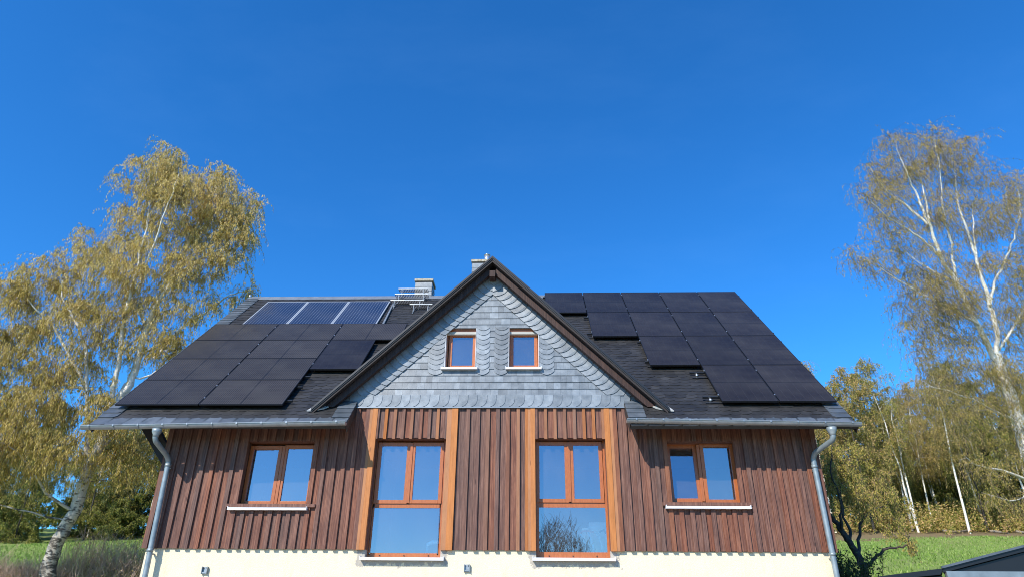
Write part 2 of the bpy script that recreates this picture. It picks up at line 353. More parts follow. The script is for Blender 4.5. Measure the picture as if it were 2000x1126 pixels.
# --- front roof: boards + slates, open where the cross gable stands
def roof_cut(poly, side):
    # boundary from (wall corner, t=0) up to (XC, valley top)
    if side < 0: x0, y0 = -3.2, .0
    else: x0, y0 = 2.40, .0
    yv = 3.0/CS; dx, dt = XC-x0, yv
    a, b = (-dt, dx) if side < 0 else (dt, -dx)
    return clip(poly, [(a, b, -(a*x0+b*y0))]) if True else poly
def roof_clip(poly, side):
    """list of pieces of poly that stay outside the dormer"""
    x0 = -3.19 if side < 0 else 2.40
    low = clip(poly, [(0, -1, 0), ((-1 if side < 0 else 1), 0, x0*(1 if side < 0 else -1))])
    high = clip(roof_cut(poly, side), [(0, 1, 0), ((-1 if side < 0 else 1), 0, (XC if side < 0 else -XC))])
    return [q for q in (low, high) if len(q) >= 3]
deck = MB()
for side in (-1, 1):
    xa, xb = (XL, XC) if side < 0 else (XC, XR)
    for q in roof_clip([(xa, T0), (xb, T0), (xb, T1), (xa, T1)], side):
        deck.prism([RP(p[0], p[1], -.075) for p in q], Vector(RP(0, 0, .073))-Vector(RP(0, 0, 0)))
ZT = ZR+T1*SN; YT = T1*CS
deck.prism([(XL, YT, ZT), (XR, YT, ZT), (XR, 2*YT+.7, ZR-.69), (XL, 2*YT+.7, ZR-.69)], (0, -.05, -.06))
roof = deck.build('roof', 'slate_roof', HP)
sm = MB(); PT, PW_ = .143, .22
r = 0; t = -.74
while t < T1-.02:
    x = XL+.30+((r*.43) % 1)*PW_
    while x < XR-.03:
        wv = PW_*random.uniform(.85, 1.2); h = .25; tt = t+random.uniform(-.012, .012)
        ja = random.uniform(.6, 1.3); pts = [(x-.012, tt+.03*ja), (x+wv*.14, tt+.008), (x+wv*.36, tt), (x+wv*.62, tt+.010*ja), (x+wv*.86, tt+.034*ja), (x+wv+.012, tt+.07*ja), (x+wv+.012, tt+h), (x-.012, tt+h)]
        top = min(tt+h, T1)
        pts = clip(pts, [(0, -1, T1), (-1, 0, XR-.02)])
        mid = x+wv/2; ti = min(1, max(0, random.gauss(.5, .22)))
        side = -1 if mid < XC else 1
        if len(pts) >= 3:
            for q in roof_clip(pts, side): slate(sm, RP, q, tt, h, .017+random.uniform(-.003, .004), .004, ti)
        x += wv
    t += PT; r += 1
sm.build('roof_slates', 'slate_roof', roof)
# eave course and verge courses of bigger blue-grey slates
emL, emR = MB(), MB()
for xa, xb in ((XL, -3.19), (2.40, XR)):
    em = emL if xa < 0 else emR
    x = xa
    while x < xb-.02:
        wv = min(random.uniform(.28, .36), xb-x)
        slate(em, RP, [(x, T0-.03), (x+wv*.7, T0-.03), (x+wv, T0+.01), (x+wv*1.18, T0+.30), (x, T0+.30)] if x+wv*1.2 < xb else [(x, T0-.03), (xb, T0-.03), (xb, T0+.30), (x, T0+.30)], T0-.03, .33, .034, .012, random.random())
        x += wv
t = T0+.26
while t < T1-.05:
    h = min(.22, T1-t)
    slate(emL, RP, [(XL-.01, t), (XL+.30, t), (XL+.36, t+.06), (XL+.36, t+h+.04), (XL-.01, t+h+.04)], t, h+.04, .036, .016, random.random())
    slate(emR, RP, [(XR+.01, t), (XR+.01, t+h+.04), (XR-.33, t+h+.04), (XR-.33, t+.05), (XR-.27, t)], t, h+.04, .036, .016, random.random())
    t += .185
for s_, xe in ((-1, -3.19), (1, 2.40)):      # returns beside the gable
    t = T0+.26
    while t < -.03:
        xa, xb = (xe-.34, xe+.01) if s_ < 0 else (xe-.01, xe+.34)
        slate(emL if s_ < 0 else emR, RP, [(xa, t), (xb, t), (xb, t+.24), (xa, t+.24)], t, .24, .036, .014, random.random()); t += .19
emL.build('edge_slates', 'slate_edge', roof); emR.build('edge_slates', 'slate_edge', roof)
rm = MB()
rm.prism([(XL-.02, YT-.16, ZT-.13), (XL-.02, YT-.005, ZT+.045), (XL-.02, YT+.16, ZT-.10), (XL-.02, YT, ZT+.01)], (XR-XL+.02, 0, 0))
rm.build('ridge_cap', 'zinc', roof)
bb = MB(); bb.tube([(XL+.02, YT-.02, ZT), (XL+.02, YT-.02, ZT+.09)], [.035, .045], 10); bb.build('ridge_end', 'alu', roof, True)
# dark verge boards
for xx in (XL-.022, XR):
    vb = MB(); vb.prism([RP(xx, T0, -.16), RP(xx, T1, -.16), RP(xx, T1, .0), RP(xx, T0, .0)], (.022, 0, 0)); vb.build('verge_board', 'soffit', roof)
for xx in (-3.19, 2.385):
    cb = MB(); cb.prism([RP(xx, T0+.03, -.17), RP(xx, .10, -.17), RP(xx, .10, -.0), RP(xx, T0+.03, .0)], (.015, 0, 0)); cb.build('eave_return', 'slate_roof', roof)
sf = MB(); sf.prism([RP(XL+.01, T0+.05, -.08), RP(-3.2, T0+.05, -.08), RP(-3.2, .05, -.08), RP(XL+.01, .05, -.08)], (0, .01, -.02)); sf.build('soffit', 'soffit', roof); sf = MB(); sf.prism([RP(2.41, T0+.05, -.08), RP(XR-.01, T0+.05, -.08), RP(XR-.01, .05, -.08), RP(2.41, .05, -.08)], (0, .01, -.02))
sf.build('soffit', 'soffit', roof)

# --- chimneys
def chimney(x0, x1, y0, y1, zb, zt, pot):
    c = MB(); n = int((zt-zb)/.15)
    c.box(x0+.01, x1-.01, y0+.01, y1-.01, zb, zt-.10)
    for k in range(n+1):
        z0 = zb+k*(zt-.10-zb)/n; h = (zt-.10-zb)/n
        if k == n: break
        for fr, w_ in ((lambda u, v, q: (x0+u, y0-q, v), x1-x0), (lambda u, v, q: (x1+q, y0+u, v), y1-y0), (lambda u, v, q: (x0-q, y1-u, v), y1-y0), (lambda u, v, q: (x1-u, y1+q, v), x1-x0)):
            u = 0
            while u < w_-.01:
                ww = min(random.uniform(.14, .3), w_-u); slate(c, fr, [(u, z0), (u+ww, z0), (u+ww, z0+h), (u, z0+h)], z0, h, .016, .004, min(1, random.uniform(.4, 1)))
                u += ww
    ch = c.build('chimney', 'slate', roof)
    k = MB(); k.box(x0+.02, x1-.02, y0+.02, y1-.02, zt-.10, zt-.06); 
    k.build('chimney_neck', 'soffit', ch)
    k = MB(); e = .035
    pts = [(x0-e, y0-e), (x1+e, y0-e), (x1+e, y1+e), (x0-e, y1+e)]
    k.prism([(p[0], p[1], zt-.06) for p in pts], (0, 0, .075)); k.box(x0+.06, x0+.22, y0+.03, y0+.12, zt+.015, zt+.03); k.build('chimney_cap', 'stone', ch)
    if pot == 'flue':
        f = MB(); cx = x1-.12; f.tube([(cx-.11, (y0+y1)/2-.1, zt), (cx-.11, (y0+y1)/2-.1, zt+.28)], .085, 20); f.tube([(cx-.11, (y0+y1)/2-.1, zt+.28), (cx-.11, (y0+y1)/2-.1, zt+.30)], [.10, .08], 20)
        f.build('flue', 'alu', ch, True)
    else:
        f = MB(); f.tube([((x0+x1)/2-.01, y0+.15, zt+.01), ((x0+x1)/2-.01, y0+.15, zt+.06), ((x0+x1)/2-.01, y0+.15, zt+.085)], [.055, .05, .015], 12); f.build('cap_knob', 'tarp', ch, True)
chimney(-3.19, -2.67, 5.15, 5.70, 7.0, 8.46, 'knob')
chimney(-1.32, -.66, 4.28, 4.9, 6.6, 8.66, 'flue')
# --- roof steps by the chimney
def step(x0, x1, y, z, w_=.25):
    s = MB()
    s.box(x0, x1, y-.012, y, z+.01, z+.03)
    n = int((x1-x0)/.05)
    for i in range(n+1):
        xx = x0+(x1-x0)*i/n; s.box(xx-.003, xx+.003, y-w_+.02, y-.02, z+.010, z+.034)
    for k in range(1, 3): s.box(x0, x1, y-w_+w_*k/3-.003, y-w_+w_*k/3+.003, z+.012, z+.03)
    st = s.build('roof_step', 'rail', roof); e_ = MB(); e_.box(x0, x1, y-w_, y-w_+.016, z+.008, z+.036); e_.build('step_edge', 'steel', st)
    for xx in (x0+.12, x1-.12):
        b = MB(); zf = ZR+(y-w_)*SN/CS
        b.tube([(xx, y-w_+.02, z), (xx, y-w_-.02, zf+.03)], .012, 6); b.tube([(xx, y-.01, z), (xx, y-.01+.02, ZR+y*SN/CS)], .012, 6); b.tube([(xx, y-w_-.12, ZR+(y-w_-.12)*SN/CS+.04), (xx, y+.06, ZR+(y+.06)*SN/CS+.03)], .012, 6)
        b.build('step_bracket', 'steel', st)
step(-3.62, -2.72, 4.95, 7.90); step(-3.66, -2.66, 4.72, 7.60); step(-3.70, -2.70, 4.40, 7.25); step(-3.06, -2.40, 4.12, 6.98)
fl = MB(); fl.prism([RP(-3.60, 4.1, .03), RP(-3.66, 6.1, .03), RP(-3.62, 6.1, .03), RP(-3.55, 4.1, .03)], Vector((0, -.03, .03))); fl.build('roof_flashing', 'zinc', roof)

# ---------------------------------------------------------------- cross gable
gab = MB()
for s_ in (-1, 1):
    def gp(d, y, n=0): return (XC+s_*d, y, ZA-TG*d-n)
    top = [gp(0, -.38), gp(3.60, -.38), gp(3.60, -.24), gp(0, 3.3)]
    gab.faces(top+[(a, b, c-.115) for a, b, c in top], [(0, 1, 2, 3) if s_ > 0 else (3, 2, 1, 0), (7, 6, 5, 4) if s_ > 0 else (4, 5, 6, 7), (0, 4, 5, 1), (1, 5, 6, 2), (2, 6, 7, 3)])
groof = gab.build('gable_roof', 'soffit', HP)
gs = MB()
for s_ in (-1, 1):
    t = 0.03; k = 0; Lr = 3.60*math.sqrt(1+TG*TG); cg = 1/math.sqrt(1+TG*TG)
    def gf(x, t_, n): d = 3.60-t_*cg; return (XC+s_*(d+n*TG*cg), x, ZA-TG*d+n*cg)
    while t < Lr-.05:
        x = -.39+(k % 2)*.09
        while x < 3.3:
            pts = [(x, t+.03), (x+.07, t), (x+.15, t), (x+.22, t+.05), (x+.22, t+.24), (x, t+.24)]
            d = 3.60-t*cg; yv = (ZA-TG*d-ZR)*CS/SN+.05
            pts = clip(pts, [(-1, 0, yv), (0, -1, Lr)])
            if len(pts) >= 3: slate(gs, gf, pts, t, .24, .02, .004, random.random())
            x += .22
        t += .17; k += 1
gs.build('gable_slates', 'slate_roof', groof)
for s_ in (-1, 1):
    v = MB()   # grey metal verge strip on the roof's front edge
    q = lambda d, y, dz: (XC+s_*d, y, ZA-TG*d-dz)
    v.prism([q(0, -.384, .028), q(3.62, -.384, .028), q(3.62, -.384, .058), q(0, -.384, .058)], (0, -.014, 0)); v.build('verge_strip', 'rail', groof)
    v = MB(); v.prism([q(0, -.384, -.028), q(3.63, -.384, -.028), q(3.63, -.384, .026), q(0, -.384, .026)], (0, -.03, 0)); v.build('verge_trim', 'black_metal_shaded_slate', groof)
    b = MB(); b.prism([q(.07, -.25, .125), q(3.40, -.25, .125), q(3.22, -.25, .305), q(.07, -.25, .305)], (0, .12, 0), .5+.2*s_); b.build('rafter', 'beam', groof)
p = MB(); p.box(XC-.062, XC+.062, -.33, .1, 5.70, 5.85, .8); p.build('purlin_end', 'beam', groof)
for s_, xf in ((-1, -4.0), (1, 3.22)):
    f = MB()
    pts = [(xf-s_*.02, -.36, 2.62), (xf+s_*.10, -.40, 2.60), (xf+s_*.02, -.24, 2.74), (xf-s_*.28, -.20, 2.80), (xf-s_*.50, -.02, 2.95), (xf-s_*.40, -.14, 2.83), (xf-s_*.22, -.30, 2.68)]
    f.prism(pts, (0, -.01, .02)); f.build('lead_flashing', 'lead', groof)

# gable wall
WIN_G = [(-1.40, -.725, 3.645, 4.585), (-.02, .64, 3.645, 4.585)]
core = MB()
def wall_with_holes(mb, x0, x1, z0, z1, holes, yf, yb, zt=None):
    """front wall of boxes between yf and yb with rectangular holes; zt(x) gives a sloping top"""
    xs = sorted(set([x0, x1]+[h for o in holes for h in o[:2]]))
    for a, b in zip(xs, xs[1:]):
        hs_ = sorted([(o[2], o[3]) for o in holes if o[0] <= a+1e-6 and o[1] >= b-1e-6]); z = z0
        for h0, h1 in hs_+[(None, None)]:
            if h0 is None:
                if zt:
                    ym = [a, b] if not (a < XC < b) else [a, XC, b]
                    p = [(a, yf, z), (b, yf, z)]+[(m_, yf, zt(m_)) for m_ in reversed(ym)]; mb.prism(p, (0, yb-yf, 0))
                elif z1 > z+1e-4: mb.box(a, b, yf, yb, z, z1)
            else:
                if h0 > z+1e-4: mb.box(a, b, yf, yb, z, h0)
                z = h1
zt = lambda x: ZA-TG*abs(x-XC)-.125+.0
wall_with_holes(core, -3.2, 2.39, 2.80, 0, WIN_G, -.012, .25, zt)
core.prism([(-3.2, -.012, 2.945), (-3.2, -.012, zt(-3.2)), (-3.54, -.012, 2.945)], (0, .15, 0)); core.prism([(2.39, -.012, 2.945), (2.74, -.012, 2.945), (2.39, -.012, zt(2.39))], (0, .15, 0))
gw = core.build('gable_wall', 'slate', HP)
WF = lambda x, z, n: (x, -.014-n, z)
def sub_windows(poly, holes):
    x0, x1 = min(p[0] for p in poly), max(p[0] for p in poly); z0, z1 = min(p[1] for p in poly), max(p[1] for p in poly)
    out = [poly]
    for h in holes:
        if x1 <= h[0] or x0 >= h[1] or z1 <= h[2] or z0 >= h[3]: continue
        nw = []
        for q in out: nw += [clip(q, [(-1, 0, h[0])]), clip(q, [(1, 0, -h[1])]), clip(clip(q, [(1, 0, -h[0]), (-1, 0, h[1])]), [(0, 1, -h[3])]), clip(clip(q, [(1, 0, -h[0]), (-1, 0, h[1])]), [(0, -1, h[2])])]
        out = [q for q in nw if len(q) >= 3]
    return out
hpl = [(-TG, -1, ZA-.16+TG*XC), (TG, -1, ZA-.16-TG*XC)]
fs = MB(); z = 3.045; RH = .1475; k = 0
while z < 5.95:
    x = -3.6+random.uniform(0, .1)
    while x < 2.8:
        wv = random.choice((.12, .14, .15, .16, .19)); tin = min(1, max(0, random.gauss(.5, .2)))
        q = clip([(x, z), (x+wv, z), (x+wv, z+RH+.03), (x, z+RH+.03)], hpl)
        if len(q) >= 3:
            for qq in sub_windows(q, WIN_G): slate(fs, WF, qq, z, RH+.03, .022, .004, tin, .012)
        x += wv+.002
    z += RH; k += 1
fs.build('field_slates', 'slate', gw)
# base band with rounded slates
bs = MB(); x = -3.26; nb = 0
while x < 2.5:
    wv = .20+random.uniform(-.012, .012); z0, z1 = 2.80, 3.06
    arc = [(x+wv*.30, z0), (x+wv*.72, z0+.035), (x+wv*.95, z0+.09), (x+wv*1.03, z0+.16), (x+wv*1.05, z1)]
    pts = [(x-.09, z0), *arc, (x-.09, z1)]
    pts = clip(pts, hpl+[(-1, 0, 2.72), (1, 0, 3.45)])
    if len(pts) >= 3: slate(bs, lambda a, b, n, xx=x: (a, -.020-n-.024*(.5+(a-xx)/.5), b), pts, z0, .26, .012, .010, min(1, random.uniform(.35, .95)), .004)
    x += wv; nb += 1
bs.build('base_slates', 'slate', gw)
# rounded window columns
for xa, xb in ((-1.745, -1.405), (-.722, -.43), (-.325, -.022), (.642, .955)):
    cs_ = MB(); n = 9; z = 3.50; wv = xb-xa; tb = {-1.745: .45, -.722: .85, -.325: .25, .642: .6}[xa]
    while z < 4.56:
        arc = [(xa+wv*u, z+.075*(2*u-1)**2*(1.0 if abs(2*u-1) < .9 else 1.15)) for u in (0, .1, .25, .4, .5, .6, .75, .9, 1)]
        q = clip(arc+[(xb, z+.20), (xa, z+.20)], hpl+[(0, -1, 4.60)])
        if len(q) >= 3: slate(cs_, WF, q, z, .20, .038, .016, min(1, max(0, tb+random.uniform(-.18, .18))))
        z += .1135
    cs_.build('column_slates', 'slate', gw)
# rake courses
rk = MB()
for s_ in (-1, 1):
    al = math.atan(TG); ux, uz = -s_*cos(al), sin(al)       # up the rake
    px_, pz_ = -s_*sin(al), -cos(al)                         # inward
    Lr = 3.1/cos(al); u = -.1; W_ = .40
    ox, oz = XC+s_*3.1, ZA-TG*3.1-.20
    while u < Lr+.25:
        bul = .085 if s_ > 0 else .05
        q = [(0+W_*a, u-bul*(1-(2*a-1)**2)+ (.05*a)) for a in (0, .12, .3, .5, .7, .88, 1)]+[(W_, u+.24), (0, u+.24)]
        pts = [(ox+ux*b+px_*a, oz+uz*b+pz_*a) for a, b in q]
        pts = clip(pts, [(s_, 0, -s_*XC+.0), (0, 1, -3.04)]+hpl)
        tin = min(1, max(0, random.gauss(.62, .15)))
        if len(pts) >= 3:
            pp_ = []
            for x_, z_ in pts:
                b = (x_-ox)*ux+(z_-oz)*uz; n = .052-.030*min(1, max(0, (b-u)/.24)); pp_.append((x_, -.014-n, z_))
            for qq in [pp_]:
                cxm = sum(a[0] for a in qq)/len(qq)
                bad = False
                N = len(qq)
                back = [(a[0], a[1]+.016, a[2]) for a in qq]
                rk.faces(qq+back, [tuple(range(N))]+[(i, i+N, (i+1) % N+N, (i+1) % N) for i in range(N)], tin)
        u += .150
rk.build('rake_slates', 'slate', gw)
dr = MB(); dr.box(-3.25, 2.42, -.075, -.01, 2.775, 2.797); dr.build('drip_strip', 'zinc', gw)

# ---------------------------------------------------------------- timber front
FL = -.046        # face of the battens
WIN = {'tall_left': (-2.72, -1.275, -.11, 2.147), 'tall_right': (.545, 1.955, -.10, 2.155), 'small_left': (-5.375, -3.93, .80, 2.085), 'small_right': (3.155, 4.545, .85, 2.08)}
holes = list(WIN.values())
wl = MB(); wall_with_holes(wl, -7.0, 6.15, .03, 2.80, [(a, b, max(c, .03), d) for a, b, c, d in holes], .02, .32)
wl.box(-7.0, -3.2, .02, .32, 2.80, 2.86); wl.box(2.4, 6.15, .02, .32, 2.80, 2.86)
for xx in (-7.0, 5.85):   # side walls to the rear with gable peaks
    ys_ = [(.3, 2.85), (YT, ZT-.35), (2*YT-.3, 2.85)]
    wl.prism([(xx, .32, -.0)]+[(xx, .32, 2.86)]+[(xx, YT, ZT-.15), (xx, 2*YT-.3, 2.9), (xx, 2*YT-.3, 0)], (.3, 0, 0), .4)
wl.box(-6.7, 5.85, 2*YT-.6, 2*YT-.3, 0, 2.9, .4)
wl.build('timber_wall', 'wood', HP)
cl = MB()
def clad(x0, x1, z0, z1, pitch, ph=0, bw=.082, kinds=None, first=True, tint=None, zb=None):
    """boards with cover battens"""
    x = x0; n = max(1, round((x1-x0)/pitch)); pw = (x1-x0)/n
    for i in range(n):
        a, b = x0+i*pw, x0+(i+1)*pw
        cl.box(a+.004, b-.004, -.006, .019, z0+random.uniform(-.004, .004), z1, random.random() if tint is None else tint)
    for i in range(0 if first else 1, n+1):
        a = x0+i*pw-bw/2+random.uniform(-.006, .006); k = (kinds[i % len(kinds)] if kinds else 0.)
        if a < x0-.05: a = x0
        if a+bw > x1+.05: a = x1-bw
        cl.box(a, a+bw, FL+random.uniform(-.002, .002), -.0065, (zb if zb is not None else z0-.01)+random.uniform(-.003, .003), z1, random.random(), k)
clad(-7.0, -5.385, .03, 2.80, .20)
clad(-5.385, -3.92, .03, .80, .19, first=False); clad(-5.385, -3.92, 2.10, 2.80, .19, first=False)
clad(-3.92, -2.93, .03, 2.80, .20)
clad(-2.715, -1.28, 2.165, 2.775, .19, kinds=[.1, .8, .55, .1, .5, 0., .1, .9], zb=2.135, bw=.062)
clad(-1.045, .20, .03, 2.775, .205, kinds=[0., .1, 0., .3, 0., .15, .2], bw=.075, first=False)
clad(.20, .365, .03, 2.775, .165, kinds=[.9, .9], bw=.06)
clad(.565, 1.93, 2.165, 2.775, .19, kinds=[.0, .75, .8, .45, .7, .6, .9, .9], zb=2.135, bw=.062)
clad(2.175, 3.145, .03, 2.80, .20, kinds=[.15, 0., 0., 0., .1])
clad(3.145, 4.55, .03, .84, .19, first=False); clad(3.145, 4.55, 2.10, 2.80, .19, first=False)
clad(4.55, 6.12, .03, 2.80, .20)
cl.box(-7.02, -6.94, -.05, .03, .02, 2.80, .3); cl.box(6.06, 6.16, -.05, .03, .02, 2.80, .5)
cl.box(-3.19, -2.0, -.003, .01, 2.70, 2.79, .2)
cl.build('wood_cladding', 'wood', HP)
for xa, xb, tn in ((-2.93, -2.83, .55), (-2.825, -2.722, .75), (-1.272, -1.165, .5), (-1.175, -1.05, .8), (.368, .455, .55), (.45, .541, .75), (1.958, 2.065, .8), (2.06, 2.17, .5)):
    b = MB(); odd = tn > .6
    b.box(xa, xb, FL-(.012 if odd else .0), .018, .018, 2.773, tn, .75 if odd else .45); b.build('trim_board', 'orange', HP)

# plinth
pl = MB(); wall_with_holes(pl, -6.98, 6.12, -3.2, .028, [(-2.72, -1.275, -.12, .03), (.545, 1.955, -.11, .03)], .026, .34)
pl.box(-6.98, -6.66, .34, 9.4, -3.2, -.002); pl.box(5.8, 6.12, .34, 9.4, -3.2, -.002); pl.box(-6.66, 5.8, 9.1, 9.4, -3.2, -.002)
pl.build('plinth_wall', 'plaster', HP)
# rooms
ro = MB(); rmx = MB()
for (x0, x1, y0, y1, z0, z1) in ((-6.65, 5.75, .35, 4.5, -.16, 2.45),):
    rmx.faces([(x0, y0, z0), (x1, y0, z0), (x1, y1, z0), (x0, y1, z0), (x0, y0, z1), (x1, y0, z1), (x1, y1, z1), (x0, y1, z1)], [(0, 1, 2, 3), (7, 6, 5, 4), (2, 6, 7, 3), (1, 5, 6, 2), (3, 7, 4, 0)])
for xp in (-3.3, -.4, 2.4): rmx.box(xp, xp+.1, .36, 4.5, -.159, 2.449)
rmx.box(-1.9, 1.1, .9, 1.0, 3.2, 4.7)
rmx.build('room_walls', 'dark', HP)

# ---------------------------------------------------------------- windows
def rectframe(mb, o, i, y0, y1, tint=.5):
    (a, b, c, d), (e, f, g_, h) = o, i
    mb.box(a, e, y0, y1, c, d, tint); mb.box(f, b, y0, y1, c, d, tint*.9); mb.box(e, f, y0, y1, c, g_, tint); mb.box(e, f, y0, y1, h, d, tint)
def bevel(o, w_=.004):
    m = o.modifiers.new('bevel', 'BEVEL'); m.width = w_; m.segments = 2; m.limit_method = 'ANGLE'; return o
def pane(rect, y, parent, tilt=0, label=None):
    if not tilt: tilt = random.uniform(-.006, .006)*(rect[3]-rect[2])
    x0, x1, z0, z1 = rect; m = MB(); m.poly([(x0-.01, y, z0-.01), (x1+.01, y, z0-.01), (x1+.01, y+tilt, z1+.01), (x0-.01, y+tilt, z1+.01)])
    return m.build('pane', 'glass', parent)
def deep(x, y): return .498+(x-.498)*(1+y/13.4)  # window points scaled about the camera, pushed back along the line of sight
def deepz(z, y): return -1.111+(z+1.111)*(1+y/13.4)
def window(op, panes, ypos=.19, mull=None, sashes=True, tilts=(), vis=None):
    x0, x1, z0, z1 = op
    x1 = max(x1, deep(x1, ypos)); z1 = deepz(z1, ypos)+.01; x0 = min(x0, deep(x0, ypos))
    panes = [(deep(a, ypos), deep(b, ypos), deepz(c, ypos), deepz(d, ypos)) for a, b, c, d in panes]
    f = MB(); bw = .06
    x0, x1 = x0+.002, x1-.002
    rectframe(f, (x0, x1, z0+.002, z1-.002), (x0+bw, x1-bw, z0+bw, z1-bw), ypos-.005, ypos+.07)
    if mull:
        for m_ in mull: f.box(*m_)
    fr = bevel(f.build('window', 'frame', HP))
    for i, p_ in enumerate(panes):
        tl = tilts[i] if i < len(tilts) else 0
        s = MB(); e = .072
        a, b, c, d = p_
        if tl:
            for q in ((a-e, a, c-e, d+e), (b, b+e, c-e, d+e), (a, b, c-e, c), (a, b, d, d+e)):
                y_ = lambda zz: ypos-.025+tl*(zz-(c-e))/(d-c+2*e)
                s.prism([(q[0], y_(q[2]), q[2]), (q[1], y_(q[2]), q[2]), (q[1], y_(q[3]), q[3]), (q[0], y_(q[3]), q[3])], (0, .055, 0), .45)
            sa = s.build('sash', 'frame', fr); pane(p_, ypos+.006, sa if False else fr, tl)
        else:
            if sashes[i]:
                rectframe(s, (a-e, b+e, c-e, d+e), p_, ypos-.025, ypos+.04, .55); sa = bevel(s.build('sash', 'frame', fr))
            pane(p_, ypos+.004, fr)
    return fr
def sill(fr, x0, x1, z, y=-.09, th=.035, mat='white'):
    m = MB(); m.box(x0, x1, y, .25, z-th, z); m.box(x0-.008, x0, y-.003, .06, z-th-.002, z+.022); m.box(x1, x1+.008, y-.003, .06, z-th-.002, z+.022)
    return m.build('sill', mat, fr)
# tall windows
for key, P in (('tall_left', [(-2.575, -2.055, .935, 1.995), (-1.885, -1.375, .94, 1.995), (-2.645, -1.335, -.035, .785)]), ('tall_right', [(.622, 1.128, .967, 2.015), (1.305, 1.812, .967, 2.015), (.592, 1.89, .0, .805)])):
    op = WIN[key]; a, b = op[:2]; zl = P[2][3]; z_ = P[0][2]; mx_ = (P[0][1]+P[1][0])/2
    fr = window(op, P, sashes=(True, True, False), mull=[(a+.062, deep(b, .19)-.062, .186, .246, op[2]+.055, deepz(P[2][2], .19)+.0), (a+.062, deep(b, .19)-.062, .187, .245, deepz(zl, .19)+.001, deepz(z_, .19)-.073), (a+.062, deep(P[2][0], .19), .187, .245, deepz(P[2][2], .19)+.001, deepz(zl, .19)), (deep(P[2][1], .19), deep(b, .19)-.062, .187, .245, deepz(P[2][2], .19), deepz(zl, .19))])
    pst = MB(); pst.box(deep(mx_, .15)-.028, deep(mx_, .15)+.028, .150, .164, deepz(z_, .19)-.06, deepz(P[0][3], .19)+.06, .4); bevel(pst.build('centre_post', 'frame', fr))
    for xx in (a+.25, (a+b)/2, b-.25):
        sc_ = MB(); sc_.tube([(xx, .172, op[2]+.045), (xx, .186, op[2]+.045)], .012, 8); sc_.build('screw_cap', 'beam', fr)
    sill(fr, a-.06, b+.07, op[2]-.005, th=.05); 
# small windows
for key, P, tl in (('small_left', [(-5.205, -4.69, .905, 1.925), (-4.50, -3.985, .905, 1.935)], (0, 0)), ('small_right', [(3.245, 3.705, .985, 1.975), (3.905, 4.425, .965, 1.98)], (.07, 0))):
    op = WIN[key]; fr = window(op, P, sashes=(True, True), tilts=tl); mx_ = (P[0][1]+P[1][0])/2
    pst = MB(); pst.box(deep(mx_, .15)-.03, deep(mx_, .15)+.03, .150, .164, deepz(P[0][2], .19)-.06, deepz(P[1][3], .19)+.05, .4); bevel(pst.build('centre_post', 'frame', fr))
    lg = MB(); zt_ = .845 if key == 'small_left' else .905; lg.box(op[0]-.16, op[1]+.16, -.07, .04, zt_-.06, zt_, .45, .0); lg.build('ledge_board', 'wood', fr)
    zs = zt_-.075; sill(fr, op[0]-.10, op[1]-.0+(.11 if key == 'small_right' else 0), zs, y=-.12, th=.045)
# gable windows
for op, P in ((WIN_G[0], (-1.245, -.80, 3.716, 4.384)), (WIN_G[1], (.087, .535, 3.716, 4.386))):
    fr = window((op[0], op[1], op[2]+.002, 4.47), [P], ypos=.13, sashes=(True,))
    s = MB(); s.box(op[0]+.01, op[1]-.01, .03, .12, 4.462, 4.520); s.build('shutter_box', 'shutter', fr); s = MB(); s.box(op[0]+.006, op[1]-.006, .035, .12, 4.522, 4.584, .3); s.build('head_board', 'frame', fr)
    for xx in (op[0]+.004, op[1]-.012):
        lb = MB(); lb.box(xx, xx+.008, -.045, .12, op[2]+.01, 4.575); lb.build('side_rail', 'white', fr)
    sill(fr, op[0]-.05, op[1]+.04, op[2]+.006, y=-.12, th=.04)

# ---------------------------------------------------------------- gutters and downpipes
def gutter(xa, za, xb, zb):
    yc, r_ = -.765, .068; g = MB(); N = 12; pr = []
    for k in range(N+1):
        a = pi+ k/N*pi*.93; pr.append((yc+r_*cos(a), r_*sin(a)))
    nn = len(pr); base = []
    inner = [(yc+(r_-.006)*cos(pi+k/N*pi*.93), (r_-.006)*sin(pi+k/N*pi*.93)) for k in range(N, -1, -1)]
    prof = pr+inner
    A = [(xa, y, za+z) for y, z in prof]; B = [(xb, y, zb+z) for y, z in prof]; n = len(prof)
    g.faces(A+B, [(i, (i+1) % n, (i+1) % n+n, i+n) for i in range(n)])
    for x_, z_ in ((xa, za), (xb, zb)):
        g.prism([(x_, y, z_+z) for y, z in pr]+[(x_, yc+r_*.9, z_)], (.003 if x_ == xb else -.003, 0, 0))
    g.tube([(xa, yc-r_-.002, za+.002), (xb, yc-r_-.002, zb+.002)], .0115, 10)
    o = g.build('gutter', 'zinc', HP)
    n = round((xb-xa)/.53)
    for i in range(n+1):
        t = (i+.35)/(n+.7); x_ = xa+(xb-xa)*t; z_ = za+(zb-za)*t; m = MB()
        pts = [(x_, yc+(r_+.004)*cos(pi+q*pi), z_+(r_+.004)*sin(pi+q*pi)) for q in (0, .1, .2, .35, .5, .65, .8)]
        for p0, p1 in zip(pts, pts[1:]):
            m.prism([(p0[0]-.013, p0[1], p0[2]), (p0[0]+.013, p0[1], p0[2]), (p1[0]+.013, p1[1], p1[2]), (p1[0]-.013, p1[1], p1[2])], (0, -.003, -.003))
        m.box(x_-.014, x_+.014, yc-r_-.018, yc-r_+.01, z_-.018, z_+.016); m.build('gutter_bracket', 'zinc', o)
    return o
g1 = gutter(-8.41, 2.195, -3.165, 2.285); g2 = gutter(2.315, 2.335, 6.755, 2.262)
